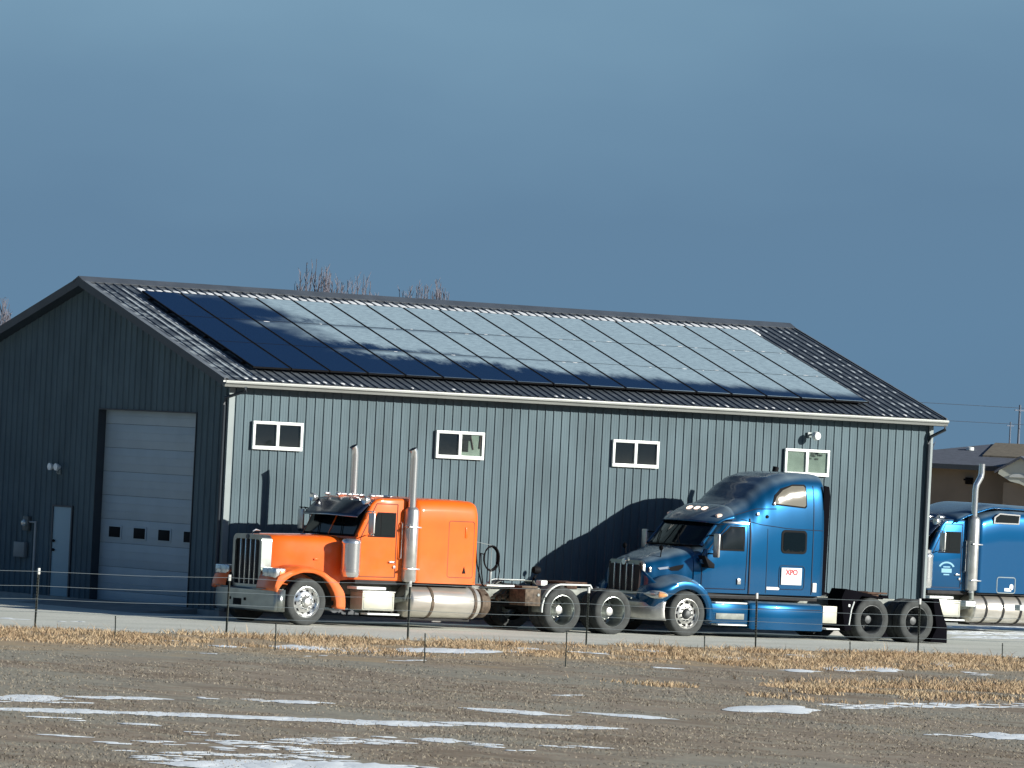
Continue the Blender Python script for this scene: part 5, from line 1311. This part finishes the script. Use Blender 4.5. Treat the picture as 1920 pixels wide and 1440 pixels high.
# ================================================================== LIGHT, SKY, CAMERA
sd = Vector((.65, -1.0, .385)).normalized()           # towards the sun
el = math.asin(sd.z); az = math.atan2(sd.x, sd.y)
su = bpy.data.lights.new('sun', 'SUN'); su.energy = 5.0; su.angle = math.radians(.5); su.color = (1.0, .95, .86)
so = bpy.data.objects.new('sun', su); COL.objects.link(so); so.rotation_euler = (-sd).to_track_quat('-Z', 'Y').to_euler(); so.location = (20, -40, 30)
w = bpy.data.worlds.new('World'); scene.world = w; w.use_nodes = True; nt = w.node_tree
for n_ in list(nt.nodes): nt.nodes.remove(n_)
out = nt.nodes.new('ShaderNodeOutputWorld'); bgA = nt.nodes.new('ShaderNodeBackground'); bgB = nt.nodes.new('ShaderNodeBackground')
sky = nt.nodes.new('ShaderNodeTexSky'); sky.sky_type = 'NISHITA'; sky.sun_disc = False; sky.sun_elevation = el; sky.sun_rotation = az
sky.air_density = 1.0; sky.dust_density = .6; sky.ozone_density = 6.0
nt.links.new(sky.outputs[0], bgA.inputs[0]); bgA.inputs[1].default_value = 0.05
tc = nt.nodes.new('ShaderNodeTexCoord'); sp = nt.nodes.new('ShaderNodeSeparateXYZ'); nt.links.new(tc.outputs['Generated'], sp.inputs[0])
# dark snow-cloud bank standing low in the north-east
dt = nt.nodes.new('ShaderNodeVectorMath'); dt.operation = 'DOT_PRODUCT'; nt.links.new(tc.outputs['Generated'], dt.inputs[0]); dt.inputs[1].default_value = (math.sin(.63), math.cos(.63), 0)
n1 = noise(nt, mapping(nt, tc.outputs['Generated'], (9, 9, 22)), 1.0, 4, .5); n2 = noise(nt, mapping(nt, tc.outputs['Generated'], (2, 2, 3)), 1.0, 4, .5)
m1 = smooth(nt, mathn(nt, 'ADD', dt.outputs['Value'], mathn(nt, 'MULTIPLY', mathn(nt, 'SUBTRACT', n2, .5), .5)), -.05, .45)
m2 = smooth(nt, mathn(nt, 'ADD', sp.outputs['Z'], mathn(nt, 'MULTIPLY', mathn(nt, 'SUBTRACT', n2, .5), .35)), .62, .30)
m2i = nt.nodes.new('ShaderNodeMapRange'); m2i.inputs['From Min'].default_value = .30; m2i.inputs['From Max'].default_value = .62; m2i.inputs['To Min'].default_value = 1; m2i.inputs['To Max'].default_value = 0
nt.links.new(mathn(nt, 'ADD', sp.outputs['Z'], mathn(nt, 'MULTIPLY', mathn(nt, 'SUBTRACT', n2, .5), .35)), m2i.inputs['Value'])
fac = mathn(nt, 'MULTIPLY', m1, m2i.outputs[0], clamp=True)
rp = nt.nodes.new('ShaderNodeValToRGB'); cr = rp.color_ramp
cr.elements[0].position = 0.0; cr.elements[0].color = (.112, .215, .335, 1)
cr.elements[1].position = 1.0; cr.elements[1].color = (.205, .345, .475, 1)
for p_, c_ in ((.25, (.118, .225, .350, 1)), (.50, (.122, .225, .345, 1)), (.68, (.145, .262, .385, 1)), (.85, (.180, .315, .440, 1))):
    e_ = cr.elements.new(p_); e_.color = c_
zz = mathn(nt, 'ADD', mathn(nt, 'MULTIPLY', sp.outputs['Z'], 11.5), mathn(nt, 'MULTIPLY', mathn(nt, 'SUBTRACT', n1, .5), .55))
zz = mathn(nt, 'SUBTRACT', zz, mathn(nt, 'MULTIPLY', mathn(nt, 'SUBTRACT', mathn(nt, 'SUBTRACT', sp.outputs['X'], .59), 0.0), .9), clamp=True)
nt.links.new(zz, rp.inputs[0]); nt.links.new(rp.outputs[0], bgB.inputs[0]); bgB.inputs[1].default_value = .70
ms = nt.nodes.new('ShaderNodeMixShader'); nt.links.new(fac, ms.inputs[0]); nt.links.new(bgA.outputs[0], ms.inputs[1]); nt.links.new(bgB.outputs[0], ms.inputs[2]); 
# unseen dark band added low round the horizon to dim reflections and gable light
bgC = nt.nodes.new('ShaderNodeBackground'); bgC.inputs[0].default_value = (.022, .060, .130, 1); bgC.inputs[1].default_value = 1.0
hz_ = nt.nodes.new('ShaderNodeMapRange'); hz_.inputs['From Min'].default_value = .03; hz_.inputs['From Max'].default_value = .13; hz_.inputs['To Min'].default_value = 1; hz_.inputs['To Max'].default_value = 0
nt.links.new(mathn(nt, 'ADD', sp.outputs['Z'], mathn(nt, 'MULTIPLY', mathn(nt, 'SUBTRACT', n2, .5), .10)), hz_.inputs['Value'])
ms2 = nt.nodes.new('ShaderNodeMixShader'); nt.links.new(mathn(nt, 'MULTIPLY', hz_.outputs[0], mathn(nt, 'SUBTRACT', 1.0, fac), clamp=True), ms2.inputs[0]); nt.links.new(ms.outputs[0], ms2.inputs[1]); nt.links.new(bgC.outputs[0], ms2.inputs[2])
nt.links.new(ms2.outputs[0], out.inputs[0])

yaw, pit, rol = 0.6298503468823032, 0.010364184911106323, 0.04975368005210714
d = Vector((math.sin(yaw)*math.cos(pit), math.cos(yaw)*math.cos(pit), math.sin(pit)))
r = Vector((math.cos(yaw), -math.sin(yaw), 0)); u = r.cross(d)
r2 = r*math.cos(rol)+u*math.sin(rol); u2 = -r*math.sin(rol)+u*math.cos(rol)
cam = bpy.data.cameras.new('camera'); co = bpy.data.objects.new('camera', cam); COL.objects.link(co)
mt = Matrix((( r2.x, u2.x, -d.x), (r2.y, u2.y, -d.y), (r2.z, u2.z, -d.z))).to_4x4(); mt.translation = CAMP
co.matrix_world = mt; cam.sensor_width = 36; cam.lens = 12072.46322534341/1920*36; cam.clip_start = 1; cam.clip_end = 8000
scene.camera = co
vs = scene.view_settings; vs.view_transform = 'Standard'; vs.look = 'None'; vs.gamma = 1; vs.exposure = 0.55
scene.render.engine = 'CYCLES'
